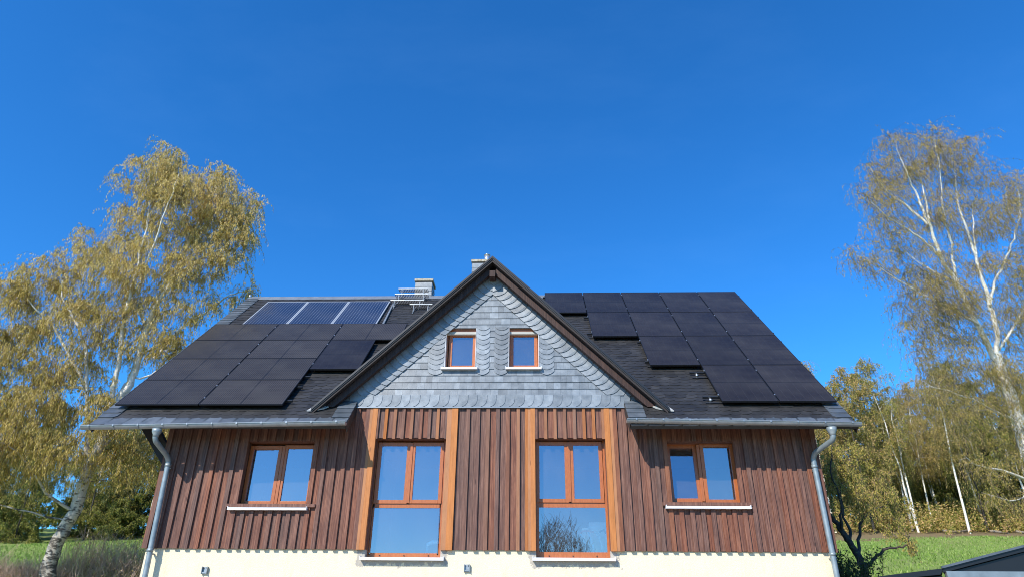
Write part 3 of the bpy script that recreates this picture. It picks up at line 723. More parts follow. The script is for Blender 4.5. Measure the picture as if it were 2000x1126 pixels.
for g_, pts, side in ((g1, [(-6.885, -.765, 2.06), (-6.885, -.765, 1.98), (-6.88, -.73, 1.915), (-6.86, -.25, 1.745), (-6.85, -.155, 1.66), (-6.845, -.15, 1.55), (-6.78, -.15, -.5), (-6.745, -.15, -1.6)], -1), (g2, [(6.19, -.765, 2.10), (6.19, -.765, 2.02), (6.18, -.73, 1.95), (6.01, -.25, 1.82), (5.99, -.155, 1.73), (5.988, -.15, 1.62), (6.012, -.15, -.5), (6.02, -.15, -1.6)], 1)):
    # rounded elbows
    P = [Vector(p) for p in pts]; q = [P[0], P[1]]
    for i in range(2, len(P)-1):
        a, b, c = P[i-1], P[i], P[i+1]; la = min(.05, (b-a).length*.45); lc = min(.05, (c-b).length*.45)
        s0 = b-(b-a).normalized()*la; s1 = b+(c-b).normalized()*lc
        for u in (0, .25, .5, .75, 1): q.append(s0*(1-u)**2+b*2*u*(1-u)+s1*u*u)
    q.append(P[-1]); d = MB(); d.tube(q, .05, 16)
    o = d.build('downpipe', 'pipe', HP, True)
    h = MB(); z_ = P[0].z; h.tube([(P[0].x, -.765, z_+.085), (P[0].x, -.765, z_+.02), (P[0].x, -.765, z_-.03), (P[0].x, -.765, z_-.07)], [.095, .085, .056, .055], 18); h.build('outlet', 'pipe', o, True)
    for zz in (1.57, -.02):
        f = (1.55-zz)/2.05; xx = P[5].x+(P[6].x-P[5].x)*f; c = MB(); c.tube([(xx, -.15, zz-.03), (xx, -.15, zz+.03)], .0565, 16); c.build('collar', 'pipe', o, True)
        c = MB(); c.tube([(xx-.062, -.15, zz-.06), (xx+.07, -.15, zz-.06)], .008, 6); c.box(xx-.012, xx+.012, -.11, .03, zz-.075, zz-.05); c.build('pipe_clip', 'zinc', o)
br = MB(); br.prism([(-7.76, .10, 2.40), (-7.42, .10, 2.44), (-7.02, .10, 1.92), (-7.02, .10, 1.52)], (0, .14, 0), .2); br.build('eave_brace', 'soffit', HP)

# wall brackets on the plinth
for x_, z_, lab in ((-5.74, -.36, 'small metal bracket on the cream plinth below the left window'), (-.757, -.29, 'small metal bracket on the cream plinth between the tall windows')):
    r_ = empty('wall_bracket', (x_, 0, z_), lab, 'bracket', 'brackets on the plinth')
    m = MB(); m.box(x_-.055, x_+.055, .014, .0255, z_-.065, z_+.065); m.box(x_-.055, x_-.043, -.03, .014, z_-.065, z_+.065); m.box(x_+.043, x_+.055, -.03, .014, z_-.065, z_+.065)
    m.box(x_-.043, x_+.043, -.02, -.012, z_-.055, z_-.03); m.build('plate', 'steel', r_)
    for dx in (-.028, .028):
        for dz in (-.045, .04): b = MB(); b.tube([(x_+dx, .012, z_+dz), (x_+dx, -.004, z_+dz)], .009, 6); b.build('bolt', 'dark_bark', r_)

# ---------------------------------------------------------------- things inside the windows
r_ = empty('folding_stool', (1.62, .6, -.15), 'pale blue folding stool with red seat behind the right tall window', 'stool')
for dx, bend in ((-.19, .10), (-.02, .07), (.13, .10)):
    m = MB(); m.tube([(1.60+dx, .45, .40), (1.60+dx+bend*.5, .42, .30), (1.60+dx+bend, .40, .15), (1.60+dx+bend*1.3, .40, -.14)], [.014, .026, .026, .018], 8); m.build('leg', 'pale_blue', r_, True)
m = MB(); m.tube([(1.40, .45, .37), (1.46, .42, .415), (1.58, .42, .43), (1.68, .42, .40)], .02, 8); m.build('seat', 'red', r_, True)
r_ = empty('cardboard_box', (1.85, .8, -.15), 'cream box with a dark mark behind the folding stool inside the window', 'box')
m = MB(); m.box(1.62, 2.02, .66, 1.0, -.15, .62); m.box(1.48, 1.62, .72, .98, -.15, .52); m.build('box_body', 'cream_card', r_)
m = MB(); m.prism([(1.80, .655, .44), (1.92, .655, .50), (1.96, .655, .40), (1.93, .655, .40), (1.90, .655, .46), (1.82, .655, .42)], (0, -.003, 0)); m.build('mark', 'soffit', r_)
r_ = tag(link('plastic_bag', None, None, (-1.42, .5, -.15)), 'pale blue plastic bag inside the left tall window', 'bag')
m = MB(); m.tube([(-1.62, .5, .10), (-1.60, .5, .17), (-1.50, .5, .21), (-1.36, .5, .21), (-1.30, .5, .16)], [.015, .035, .045, .04, .02], 10); m.tube([(-1.60, .5, .12), (-1.62, .5, -.14)], [.02, .03], 8); m.tube([(-1.36, .5, .18), (-1.34, .5, -.14)], [.02, .03], 8); m.build('bag_body', 'pale_blue', r_, True)
m = MB(); m.box(3.60, 3.665, .22, .225, .94, 1.03); tag(m.build('note_card', 'tarp', origin=(3.63, .22, .94)), 'small white card standing behind the right small window', 'card')

# ---------------------------------------------------------------- solar panels
def make_panel(kind):
    W_, H_ = {'land': (1.74, 1.134), 'port': (1.134, 1.74), 'blue': (1.235, 1.98)}[kind]
    root = link('solar_panel', None, None, (0, 0, 0)); f = MB(); e = .012 if kind != 'blue' else .034; th = .035
    rf = [(0, W_, 0, e), (0, W_, H_-e, H_), (0, e, e, H_-e), (W_-e, W_, e, H_-e)]
    for a, b, c, d in rf: f.box(a, b, c, d, -th, .002)
    f.build('frame', 'alu_dull' if kind == 'blue' else 'black_metal_shaded_slate', root)
    s = MB(); s.box(e, W_-e, e, H_-e, -.008, -.001); s.build('cell_sheet', {'land': 'pv_land', 'port': 'pv_port', 'blue': 'pv_blue'}[kind], root)
    if kind != 'blue':
        for yy in (.28, H_-.28): c = MB(); c.box(-.019, -.001, yy-.02, yy+.02, -.02, .008); c.build('clamp', 'alu', root)
    return root
M_['alu_dull'] = mk('grey_aluminium', (.36, .39, .43), rough=.4, metal=.3)
protos = {k: make_panel(k) for k in ('land', 'port', 'blue')}; used = set()
def put_panel(kind, x, t, n, label, group):
    o = protos[kind] if kind not in used else copy_tree(protos[kind]); used.add(kind)
    o.location = RP(x, t, n); o.rotation_euler = (SL, 0, 0); tag(o, label, 'solar panel', group); return o
G1 = 'black solar panels on the left roof'; G2 = 'black solar panels on the right roof'
xL, tL, xRt, tR = -8.141, -.381, 6.652, -.257
rows = ['bottom', 'second lowest', 'third', 'top']; cols = ['leftmost', 'middle', 'rightmost']
for r in range(4):
    for c in range(3 if r == 3 else 2):
        cn = cols[c] if r == 3 else ('left', 'right')[c]
        put_panel('land', xL+c*1.76, tL+r*1.154, .14, 'black lengthwise solar panel, %s one in the %s row left of the gable' % (cn, rows[r]), G1)
put_panel('port', xL+2*1.76, tL+3*1.154-1.76, .14, 'lone upright black solar panel beside the left rake of the gable', G1)
on = ['outermost', 'second', 'third', 'fourth', 'fifth']
for r, n in enumerate((2, 3, 4, 5)):
    for c in range(n):
        put_panel('port', xRt-(c+1)*1.154, tR+r*1.76, .14, 'black solar panel, %s from the right in the %s row right of the gable' % (on[c] if c else 'first', ['bottom', 'second lowest', 'second highest', 'top'][r]), G2)
for c in range(3):
    put_panel('blue', -7.49+c*1.245, 4.28, .07, 'blue solar panel with silver frame under the left ridge, %s of three' % ('leftmost', 'middle', 'rightmost')[c], 'blue solar panels under the ridge')
# mounting rails and hooks
def rail(x0, x1, t, label, hook=None):
    o = empty('mounting_rail', RP(x0, t, .07), label, 'rail', 'mounting rails under the panels')
    m = MB(); a = [RP(x0, t-.02, .055), RP(x0, t+.02, .055), RP(x0, t+.02, .10), RP(x0, t-.02, .10)]; m.prism(a, (x1-x0, 0, 0)); m.build('rail_bar', 'rail', o)
    if hook is not None:
        m = MB(); P0 = [RP(hook, t-.07, .015), RP(hook, t-.07, .05), RP(hook, t-.02, .07)]; m.tube(P0, .018, 8); m.tube([RP(hook, t-.07, .03), RP(hook, t-.07, .075)], .03, 10); m.build('roof_hook', 'alu', o, True)
        m = MB(); m.prism([RP(hook-.12, t-.17, .03), RP(hook+.28, t-.17, .03), RP(hook+.28, t-.13, .035), RP(hook-.12, t-.13, .035)], (0, -.006, .006)); m.build('hook_plate', 'rail', o)  # thin dark plate lying on the slates below the hook
names = ['bottom', 'second lowest', 'second highest', 'top']
for r, n in enumerate((2, 3, 4, 5)):
    xe = xRt-n*1.154
    ext = (.33, .07, .12, .06)[r]
    for j, dt in enumerate((.28, 1.46)):
        rail(xe-ext, xRt+.04, tR+r*1.76+dt, '%s mounting rail of the %s panel row right of the gable' % (('lower', 'upper')[j], names[r]), xe-ext+.15 if r == 0 or (r in (1, 2) and j == 0) else None)
for r in range(4):
    xe = xL+(2 if r < 3 else 3)*1.76
    for j, dt in enumerate((.25, .88)):
        rail(xL+.02, xe+.10, tL+r*1.154+dt, '%s mounting rail of the %s panel row left of the gable' % (('lower', 'upper')[j], rows[r]))

# ---------------------------------------------------------------- trees
def np_mesh(name, V, F, mat, tint=None, parent=None, smooth=False):
    me = bpy.data.meshes.new(name); o0 = world_loc(parent) if parent else Vector((0, 0, 0))
    V = np.asarray(V, dtype=np.float32)-np.array(o0, dtype=np.float32)
    n, k = F.shape
    me.vertices.add(len(V)); me.vertices.foreach_set('co', V.ravel()); me.loops.add(n*k); me.loops.foreach_set('vertex_index', F.ravel().astype(np.int32))
    me.polygons.add(n); me.polygons.foreach_set('loop_start', (np.arange(n)*k).astype(np.int32)); me.polygons.foreach_set('loop_total', np.full(n, k, dtype=np.int32))
    me.update(calc_edges=True)
    if tint is not None: at = me.attributes.new('tint', 'FLOAT', 'FACE'); at.data.foreach_set('value', tint.astype(np.float32))
    if smooth: me.polygons.foreach_set('use_smooth', [True]*n)
    me.materials.append(M_[mat]); me.validate()
    return link(name, me, parent)
def tubes_np(paths, sides=4):
    V = []; F = []; n0 = 0; ang = np.arange(sides)*2*pi/sides
    for P, r in paths:
        P = np.asarray(P, float); r = np.asarray(r, float); d = np.gradient(P, axis=0); d /= np.linalg.norm(d, axis=1)[:, None]+1e-9
        u = np.cross(d, [.3, .9, .31]); u /= np.linalg.norm(u, axis=1)[:, None]+1e-9; v = np.cross(d, u)
        ring = P[:, None]+(u[:, None]*np.cos(ang)[None, :, None]+v[:, None]*np.sin(ang)[None, :, None])*r[:, None, None]
        m = len(P); V.append(ring.reshape(-1, 3)); idx = n0+np.arange(m*sides).reshape(m, sides); nx_ = np.roll(idx, -1, 1)
        F.append(np.stack([idx[:-1], nx_[:-1], nx_[1:], idx[1:]], -1).reshape(-1, 4)); n0 += m*sides
    return np.concatenate(V), np.concatenate(F)
def smooth_path(P, k=4, jit=.0, rg=rng):
    P = np.asarray(P, float); n = len(P); out = []
    for i in range(n-1):
        p0, p1, p2, p3 = P[max(i-1, 0)], P[i], P[i+1], P[min(i+2, n-1)]
        for j in range(k):
            t = j/k; out.append(.5*((2*p1)+(-p0+p2)*t+(2*p0-5*p1+4*p2-p3)*t*t+(-p0+3*p1-3*p2+p3)*t**3))
    out.append(P[-1]); out = np.array(out)
    if jit: out[1:-1] += rg.normal(0, jit, (len(out)-2, 3))
    return out
def grow(limbs, targets, rg, lift=.15, maxr=.035, wob=.06):
    """limbs: [(path, radii)]. Branches run to each target from the nearest suitable node."""
    N = np.concatenate([p for p, r in limbs]); NR = np.concatenate([r for p, r in limbs]); out = []; nodes = []
    d0 = np.array([np.min(np.linalg.norm(N-t, axis=1)) for t in targets])
    for t in targets[np.argsort(d0)]:
        dv = t-N; d = np.linalg.norm(dv, axis=1); cost = d+1.1*np.maximum(0, -(dv[:, 2])+.10*d)
        i = int(np.argmin(cost)); s = N[i]; L_ = d[i]
        if L_ < .12: continue
        n = max(4, int(L_/.22)+2); u = np.linspace(0, 1, n)[:, None]
        c = (s+t)/2+np.array([0, 0, lift*L_])+rg.normal(0, .08*L_, 3)
        P = s*(1-u)**2+2*c*u*(1-u)+t*u*u; P[1:-1] += rg.normal(0, wob*.22, (n-2, 3))
        r0 = min(NR[i]*.62, maxr, .006+.011*L_); r = np.linspace(r0, .004, n)
        out.append((P, r)); N = np.concatenate([N, P[1:]]); NR = np.concatenate([NR, r[1:]]); nodes.append(P[1:])
    return out, np.concatenate(nodes)
def hang(nodes, per, Lr, rg, out=.35, droop=1.5, spread_dir=None, pts=5):
    """pendulous twigs starting at the nodes: (n, pts, 3)"""
    B = np.repeat(nodes, per, 0); n = len(B); a = rg.uniform(0, 2*pi, n); Lg = rg.uniform(*Lr, n)
    h = np.stack([np.cos(a), np.sin(a), rg.uniform(-.2, .9, n)], 1)
    s = np.linspace(0, 1, pts)
    P = B[:, None]+h[:, None]*(out*Lg*rg.uniform(.4, 1.3, n))[:, None, None]*(1-(1-s)**2)[None, :, None]
    P[:, :, 2] -= Lg[:, None]*(s[None]**droop)
    if spread_dir is not None: P += np.array(spread_dir)[None, None]*(Lg[:, None]*s[None]**1.5)[:, :, None]
    return P, Lg
def ribbons(P, w_, rg):
    n, k, _ = P.shape; a = rg.uniform(0, pi, n); sd = np.stack([np.cos(a), np.sin(a), np.zeros(n)], 1)*w_
    wd = np.linspace(1, .5, k)[None, :, None]
    A = P-sd[:, None]*wd; B = P+sd[:, None]*wd; V = np.stack([A, B], 2).reshape(-1, 3)
    idx = np.arange(n*k*2).reshape(n, k, 2); F = np.stack([idx[:, :-1, 0], idx[:, :-1, 1], idx[:, 1:, 1], idx[:, 1:, 0]], -1).reshape(-1, 4)
    return V, F
def leaves(P, per, ln, wd, rg, tilt=.35, tone=(.55, .22), zt=None, horizontal=False):
    """diamond leaves or catkins along twigs"""
    n, k, _ = P.shape; m = n*per; s = rg.uniform(.12, 1, m)*(k-1.001); i = s.astype(int); f = (s-i)[:, None]; tw = np.repeat(np.arange(n), per)
    C = P[tw, i]*(1-f)+P[tw, i+1]*f+rg.normal(0, .02, (m, 3))
    dn = np.stack([rg.normal(0, tilt, m), rg.normal(0, tilt, m), -np.ones(m)], 1)
    if horizontal: dn = rg.normal(0, 1, (m, 3))
    dn /= np.linalg.norm(dn, axis=1)[:, None]
    a = rg.uniform(0, 2*pi, m); sd = np.cross(dn, np.stack([np.cos(a), np.sin(a), .2*np.ones(m)], 1)); sd /= np.linalg.norm(sd, axis=1)[:, None]+1e-9
    l = (ln*rg.uniform(.6, 1.35, m))[:, None]; w_ = (wd*rg.uniform(.7, 1.3, m))[:, None]
    V = np.stack([C, C+dn*l*.45+sd*w_, C+dn*l, C+dn*l*.45-sd*w_], 1).reshape(-1, 3)
    F = np.arange(m*4).reshape(m, 4); tt = np.repeat(rg.normal(0, .10, n), per)
    t = np.clip(rg.normal(tone[0], tone[1], m)+tt, 0, 1)
    if zt: t = np.clip(t+zt[1]*np.clip((C[:, 2]-zt[0])/6, -1, 1), 0, 1)
    return V, F, t
def blob_targets(blobs, dens, rg):
    T = []
    for (x, y, z, r) in blobs:
        n = max(3, int(dens*r*r)); d = rg.normal(0, 1, (n, 3)); d /= np.linalg.norm(d, axis=1)[:, None]
        T.append(np.array([x, y, z])+d*(r*rg.uniform(.25, 1, n)**.5)[:, None]*[1, 1, .9])
    return np.concatenate(T)
def big_tree(root, limbs, blobs, seed, dens, per, leafper, Lr, mats, tipd=70, tilt=.35, out=.35, ln=.075, wd=.016, lift=.15, tone=(.55, .22), zt=None, sdir=None, twr=.005, trunk_i=0):
    rg = np.random.default_rng(seed); LP = []
    for pts, r0, r1 in limbs:
        P = smooth_path(pts, 4, .018, rg); r = np.linspace(r0, r1, len(P)) if not hasattr(r0, '__len__') else np.interp(np.linspace(0, 1, len(P)), np.linspace(0, 1, len(r0)), r0)
        LP.append((P, r))
    V, F = tubes_np([LP[trunk_i]], 12); np_mesh('trunk', V, F, mats[0], None, root, True)
    V, F = tubes_np(LP[1:], 8); np_mesh('limbs', V, F, mats[0], None, root, True)
    tips = [q[-1] for q, _ in LP]+[q[int(len(q)*.86)] for q, _ in LP]
    T = np.concatenate([blob_targets(blobs, dens, rg), blob_targets([(*t_, .42 if len(blobs) > 15 else .2) for t_ in tips], tipd, rg)])
    br, nodes = grow([(p[len(p)//4 if i == trunk_i else 2:], r[len(p)//4 if i == trunk_i else 2:]) for i, (p, r) in enumerate(LP)], T, rg, lift)
    V, F = tubes_np(br, 4); np_mesh('branches', V, F, mats[1], None, root, True)
    P, Lg = hang(nodes, per, Lr, rg, out=out, spread_dir=sdir); V, F = ribbons(P, twr, rg); np_mesh('twigs', V, F, 'twig', None, root)
    V, F, t = leaves(P, leafper, ln, wd, rg, tilt=tilt, tone=tone, zt=zt); np_mesh('crown', V, F, mats[2], t, root)

# left birch
lb = empty('birch_tree', (-13.5, 7, -.75), 'large yellow flowering birch with leaning white trunk left of the house', 'tree')
limbsL = [([(-13.5, 7, -.9), (-13.58, 7, -.18), (-13.64, 7, .44), (-13.5, 7, 1.03), (-13.34, 7, 1.59), (-13.29, 7, 2.15), (-13.31, 7, 2.81), (-13.2, 7, 3.33), (-13.1, 7, 3.95), (-13.07, 7.1, 5.08), (-12.86, 7.2, 5.7), (-12.88, 7.3, 6.79), (-12.79, 7.2, 7.78), (-12.57, 7, 8.34), (-12.22, 7, 9.63), (-12.02, 7, 10.74), (-11.8, 7, 11.81), (-11.59, 7, 12.96), (-11.51, 7, 14.0)], (.225, .21, .195, .185, .175, .165, .155, .148, .145, .13, .12, .11, .095, .08, .06, .045, .03, .018, .008), 0),
 ([(-13.08, 7, 4.42), (-13.13, 6.9, 5.28), (-13.13, 6.8, 6.21), (-13.34, 6.7, 7.72), (-13.33, 6.6, 8.7), (-13.27, 6.5, 9.46), (-13.26, 6.4, 10.24), (-13.23, 6.3, 11.21), (-13.29, 6.2, 12.21), (-13.29, 6.1, 13.16), (-13.3, 6, 14.0)], (.085, .08, .07, .06, .052, .044, .036, .028, .02, .012, .006), 0),
 ([(-13.29, 7, 2.51), (-13.51, 6.88, 3.92), (-13.74, 6.75, 4.72), (-13.93, 6.62, 5.67), (-14.2, 6.5, 6.67), (-14.87, 6.38, 7.74), (-15.39, 6.25, 8.46), (-15.59, 6.12, 9.12), (-15.86, 6, 9.79)], .085, .008),
 ([(-13.97, 6.8, 5.38), (-14.54, 6.47, 6.32), (-15.34, 6.15, 7.42), (-16, 5.83, 7.96), (-16.41, 5.5, 8.75)], .06, .01),
 ([(-12.33, 7.3, 6.62), (-11.72, 7.44, 7.85), (-11.35, 7.58, 8.26), (-10.91, 7.72, 8.74), (-10.48, 7.86, 9.29), (-9.88, 8, 9.5)], .05, .012),
 ([(-12.88, 7.3, 6.79), (-12.33, 7.3, 7.1), (-11.9, 7.5, 7.6)], .05, .02),
 ([(-13.07, 7, 5.08), (-12.9, 7.25, 5.83), (-12.39, 7.5, 6.14), (-12.07, 7.75, 6.79), (-11.58, 8, 7.26)], .05, .01),
 ([(-12.79, 7, 7.78), (-14.19, 7.5, 9.45), (-15.29, 8, 10.6), (-16.0, 8.5, 11.5)], .05, .01),
 ([(-12.22, 7, 9.63), (-11.36, 7.17, 10.51), (-10.73, 7.33, 11.69), (-10.41, 7.5, 12.5)], .055, .012),
 ([(-12.02, 7, 10.74), (-12.53, 7.17, 12.28), (-13.17, 7.33, 13.8)], .04, .01),
 ([(-13.34, 7, 1.59), (-13.91, 6.33, 2.09), (-14.42, 5.67, 2.94), (-14.9, 5, 3.4)], .05, .01),
 ([(-13.2, 7, 3.33), (-13.1, 7.67, 4.23), (-12.94, 8.33, 4.79), (-12.4, 9, 4.9)], .05, .01),
 ([(-13.97, 6.8, 5.38), (-15.04, 6.53, 5.64), (-15.91, 6.27, 6.25), (-16.68, 6, 7.04)], .05, .01),
 ([(-13.4, 7, 1.35), (-14.6, 6.3, 1.6), (-15.9, 5.6, 1.9), (-17, 5, 1.7)], .03, .01),
 ([(-13.3, 7, 9.0), (-12.6, 6, 10.4), (-12.2, 5.6, 11.8), (-12.0, 5.4, 12.9)], .04, .01)]
blobsL = [(-13.5, 6.8, 14.1, .9), (-12.9, 7, 13.7, .85), (-11.3, 7, 13.2, .9), (-10.9, 7, 12.6, .8), (-12.4, 6.8, 12.2, 1.5), (-10.3, 7, 11.6, .75), (-10.6, 7.2, 10.6, .85), (-14.3, 7, 11.8, 1.0), (-15.5, 6.8, 10.7, .8), (-12.9, 7, 9.9, 1.5), (-14.5, 6.6, 9.3, 1.4), (-16.5, 6.2, 9.0, .95), (-16.9, 6, 7.7, 1.2), (-14.9, 6.5, 7.3, 1.5), (-13.0, 7, 7.6, 1.3), (-11.5, 7.3, 8.7, .9), (-15.9, 6, 5.7, 1.4), (-14.2, 6.6, 5.2, 1.3), (-15.8, 5.8, 3.9, 1.1), (-12.5, 8.2, 4.3, 1.1), (-14.5, 6, 3.2, 1.0), (-10.1, 7.9, 9.15, .35), (-11.9, 7.3, 7.0, .6), (-11.6, 7.2, 10.3, 1.1), (-17.6, 6, 6, 1.2), (-17.8, 6, 4.0, 1.2), (-14.6, 5.6, 4.6, 1.0), (-13.3, 5.8, 3.2, .75), (-12.6, 6.4, 4.4, .9), (-12.2, 7, 3.2, .8), (-15.5, 5.4, 2.4, .9), (-11.6, 8.6, 3.6, .8), (-9.8, 7, 11.9, .55), (-9.9, 7, 11.2, .45), (-10.2, 7.2, 13.0, .5), (-13.4, 6.8, 14.8, .6), (-11.4, 7, 14.1, .5), (-13.6, 6, 13.2, .9), (-16.5, 5.5, 2.6, .8), (-11.5, 7.0, 12, 1.0)]
big_tree(lb, limbsL, blobsL, 3, 42, 3, 20, (.22, .85), ('birch', 'twig', 'catkin'), tipd=30, tilt=.25, out=.75, ln=.095, wd=.0095, tone=(.60, .20), zt=(6.5, .13))

# right birch
rb = empty('birch_tree', (16, 8, -.4), 'tall birch with forked white limbs and thin foliage right of the house', 'tree')
limbsR = [([(15.7, 8, -.6), (15.9, 8, .4), (16.06, 8, 1.86), (16.11, 8, 3.24), (16.14, 8, 4.4), (16.17, 8, 5.47), (16.11, 8, 6.31), (16.12, 8, 6.98)], (.26, .24, .22, .21, .195, .18, .165, .15), 0),
 ([(16.11, 8, 6.5), (15.85, 7.9, 7.6), (15.59, 7.8, 8.59), (15.37, 7.7, 9.53), (15.12, 7.6, 10.15), (14.95, 7.5, 10.98), (14.88, 7.4, 11.82), (14.71, 7.3, 12.87), (14.57, 7.2, 13.74), (14.41, 7.1, 14.42), (14.31, 7, 15.2)], (.10, .09, .08, .072, .062, .052, .042, .032, .022, .012, .006), .0),
 ([(16.12, 8, 6.8), (16.45, 8.06, 7.81), (16.59, 8.12, 8.81), (16.64, 8.19, 9.86), (16.78, 8.25, 10.94), (16.84, 8.31, 12.08), (16.9, 8.38, 13.27), (17.15, 8.44, 14.32), (17.45, 8.5, 15.4)], (.085, .078, .07, .058, .048, .038, .026, .016, .006), .0),
 ([(15.45, 7.8, 9.3), (15.75, 8, 10.6), (15.89, 8, 11.52), (15.96, 8, 12.64), (16.31, 8, 14.21), (16.5, 8, 15.66), (16.58, 8, 16.2)], .048, .005),
 ([(16.02, 8, 7.45), (15.69, 7.79, 7.96), (14.97, 7.57, 8.39), (14.22, 7.36, 8.7), (13.49, 7.14, 9.01), (12.76, 6.93, 9.39), (12.05, 6.71, 9.86), (11.5, 6.5, 9.98)], .052, .005),
 ([(15.1, 7.6, 10.15), (14.7, 7.4, 10.75), (14.08, 7.17, 11.23), (13.25, 6.83, 11.57), (12.5, 6.5, 12.1)], .055, .01),
 ([(14.9, 7.5, 11.8), (14.33, 7.5, 12.6), (13.74, 7.5, 13.4), (13.41, 7.5, 14.4)], .05, .01),
 ([(16.5, 8, 8.79), (17, 8.1, 9.72), (17.85, 8.2, 10.82), (18.57, 8.3, 11.88), (19.18, 8.4, 13.07), (19.5, 8.5, 14.2)], .05, .005),
 ([(15.01, 7.5, 12.0), (15.5, 8, 13.6), (15.9, 8.5, 15.3)], .04, .01),
 ([(16.12, 8, 4.6), (15.28, 7.75, 4.98), (14.52, 7.5, 5.25), (13.72, 7.25, 5.41), (12.99, 7, 5.56)], .05, .01),
 ([(15.98, 8, 2.77), (14.87, 7.67, 3.04), (13.97, 7.33, 3.16), (13.48, 7, 3.33)], .045, .01),
 ([(16.12, 8, 6.98), (17.59, 8.33, 8.45), (18.6, 8.67, 9.9), (19.6, 9, 12)], .05, .01),
 ([(16.0, 8, 2.2), (15.2, 7.3, 2.3), (14.3, 6.7, 2.0), (13.3, 6.2, 2.1)], .035, .008),
 ([(16.78, 8.2, 10.9), (17.3, 8.6, 12.2), (17.9, 9, 13.6)], .04, .008),
 ([(15.37, 7.7, 9.53), (14.9, 8.6, 10.8), (14.7, 9.2, 12)], .04, .008)]
blobsR = [(14.4, 7.3, 15.3, .6), (16.6, 8, 16.1, .7), (17.6, 8, 15.7, .6), (12.9, 7, 13.0, .5), (13.3, 7, 7.4, .8), (14.4, 7.2, 8.8, 1.0), (19.6, 8.4, 14.2, .8), (15.5, 7.8, 15.0, .9), (14.2, 7.4, 14.2, .85), (16.8, 8, 15.1, .9), (17.9, 8.2, 14.5, .8), (13.4, 7.2, 12.7, .8), (13.2, 7.5, 13.9, .5), (15.1, 7.5, 12.6, 1.1), (17.0, 8, 12.5, 1.3), (18.8, 8.2, 12.6, 1.0), (12.9, 6.9, 11.2, .8), (12.4, 6.8, 9.8, .6), (11.5, 6.6, 9.8, .4), (14.4, 7.4, 10.2, 1.2), (13.8, 7.2, 8.6, 1.1), (15, 7.6, 8, 1.2), (17, 8, 9.8, 1.3), (17.4, 8, 7.9, 1.2), (13.9, 7.1, 6.6, 1.0), (15.2, 7.5, 5.8, 1.2), (16.3, 8, 5.8, 1.1), (16.2, 7.8, 3.8, 1.0), (14.2, 7.2, 4.6, .8), (13.2, 7, 5.3, .5), (18.9, 8.4, 10.5, 1.1), (19, 8.4, 8.8, 1.2), (14, 7, 3.0, .6), (15.2, 7.2, 1.9, .7), (18.2, 8.2, 5.4, 1.2)]
big_tree(rb, limbsR, blobsR, 5, 42, 3, 11, (.25, .95), ('birch', 'pale_twig', 'catkin_b'), tipd=22, tilt=.4, out=.9, ln=.07, wd=.0095, tone=(.52, .22), zt=(10, .12), sdir=(.22, 0, .06))

# generic background trees, in local coordinates (base at 0)
def far_tree(name, H, seed, leafmat_, barkmat, label, cat, group, crown=(.30, .5), ntar=120, per=3, leafper=12, ln=.16, wd=.04, stems=1, hangL=(.4, 1.3), tone=(.5, .25), lift=.2, conifer=False, lean=0):
    rg = np.random.default_rng(seed); root = empty(name, (0, 0, 0), label, cat, group); LP = []
    for s_ in range(stems):
        a = rg.uniform(0, 6.28); lx = rg.uniform(.02, .07)*H*(1+2*lean); n = 9; u = np.linspace(0, 1, n)
        hh = H*(1-.13*s_)
        P = np.stack([np.cos(a)*lx*u**1.4*(1 if stems > 1 else .6)+rg.normal(0, .012*H, n)*u, np.sin(a)*lx*u**1.4+rg.normal(0, .012*H, n)*u, hh*u-.3], 1)
        LP.append((smooth_path(P, 3), np.linspace(.0072*H, .010, (n-1)*3+1)))
    V, F = tubes_np(LP, 8); np_mesh('trunk', V, F, barkmat, None, root, True)
    zc, rr = crown[0]*H, crown[1]; zz = zc+(H*1.02-zc)*rg.uniform(0, 1, ntar)
    f = (zz-zc)/(H-zc); prof = np.clip(1.02-f, .02, 1)**.8 if conifer else np.sin(np.clip(f*.85+.12, 0, 1)*pi)**.7
    a = rg.uniform(0, 2*pi, ntar); rad = rr*H*.5*prof*rg.uniform(.35, 1, ntar); T = np.stack([np.cos(a)*rad, np.sin(a)*rad, zz], 1)
    ctr = LP[0][0]; T[:, :2] += np.stack([np.interp(T[:, 2], ctr[:, 2], ctr[:, k]) for k in (0, 1)], 1)
    br, nodes = grow([(p[3:], r[3:]) for p, r in LP], T, rg, lift, .05, .2)
    V, F = tubes_np(br, 3); np_mesh('branches', V, F, barkmat if barkmat == 'birch_far' else 'twig', None, root)
    P, Lg = hang(nodes, per, hangL, rg, out=.6, droop=1.6, pts=4)
    V1, F1 = ribbons(P, .009, rg); np_mesh('twigs', V1, F1, 'twig', None, root)
    V, F, t = leaves(P, leafper, ln, wd, rg, tilt=.8, tone=tone); np_mesh('crown', V, F, leafmat_, t, root)
    return root
GW = 'trees of the wood beyond the meadow'
LBL = {'b': 'thin white-stemmed birch standing in the wood beyond the meadow', 'o': 'olive budding tree standing in the wood beyond the meadow', 'r': 'rust tinged budding tree standing in the wood beyond the meadow', 'g': 'dark evergreen tree standing in the wood beyond the meadow'}
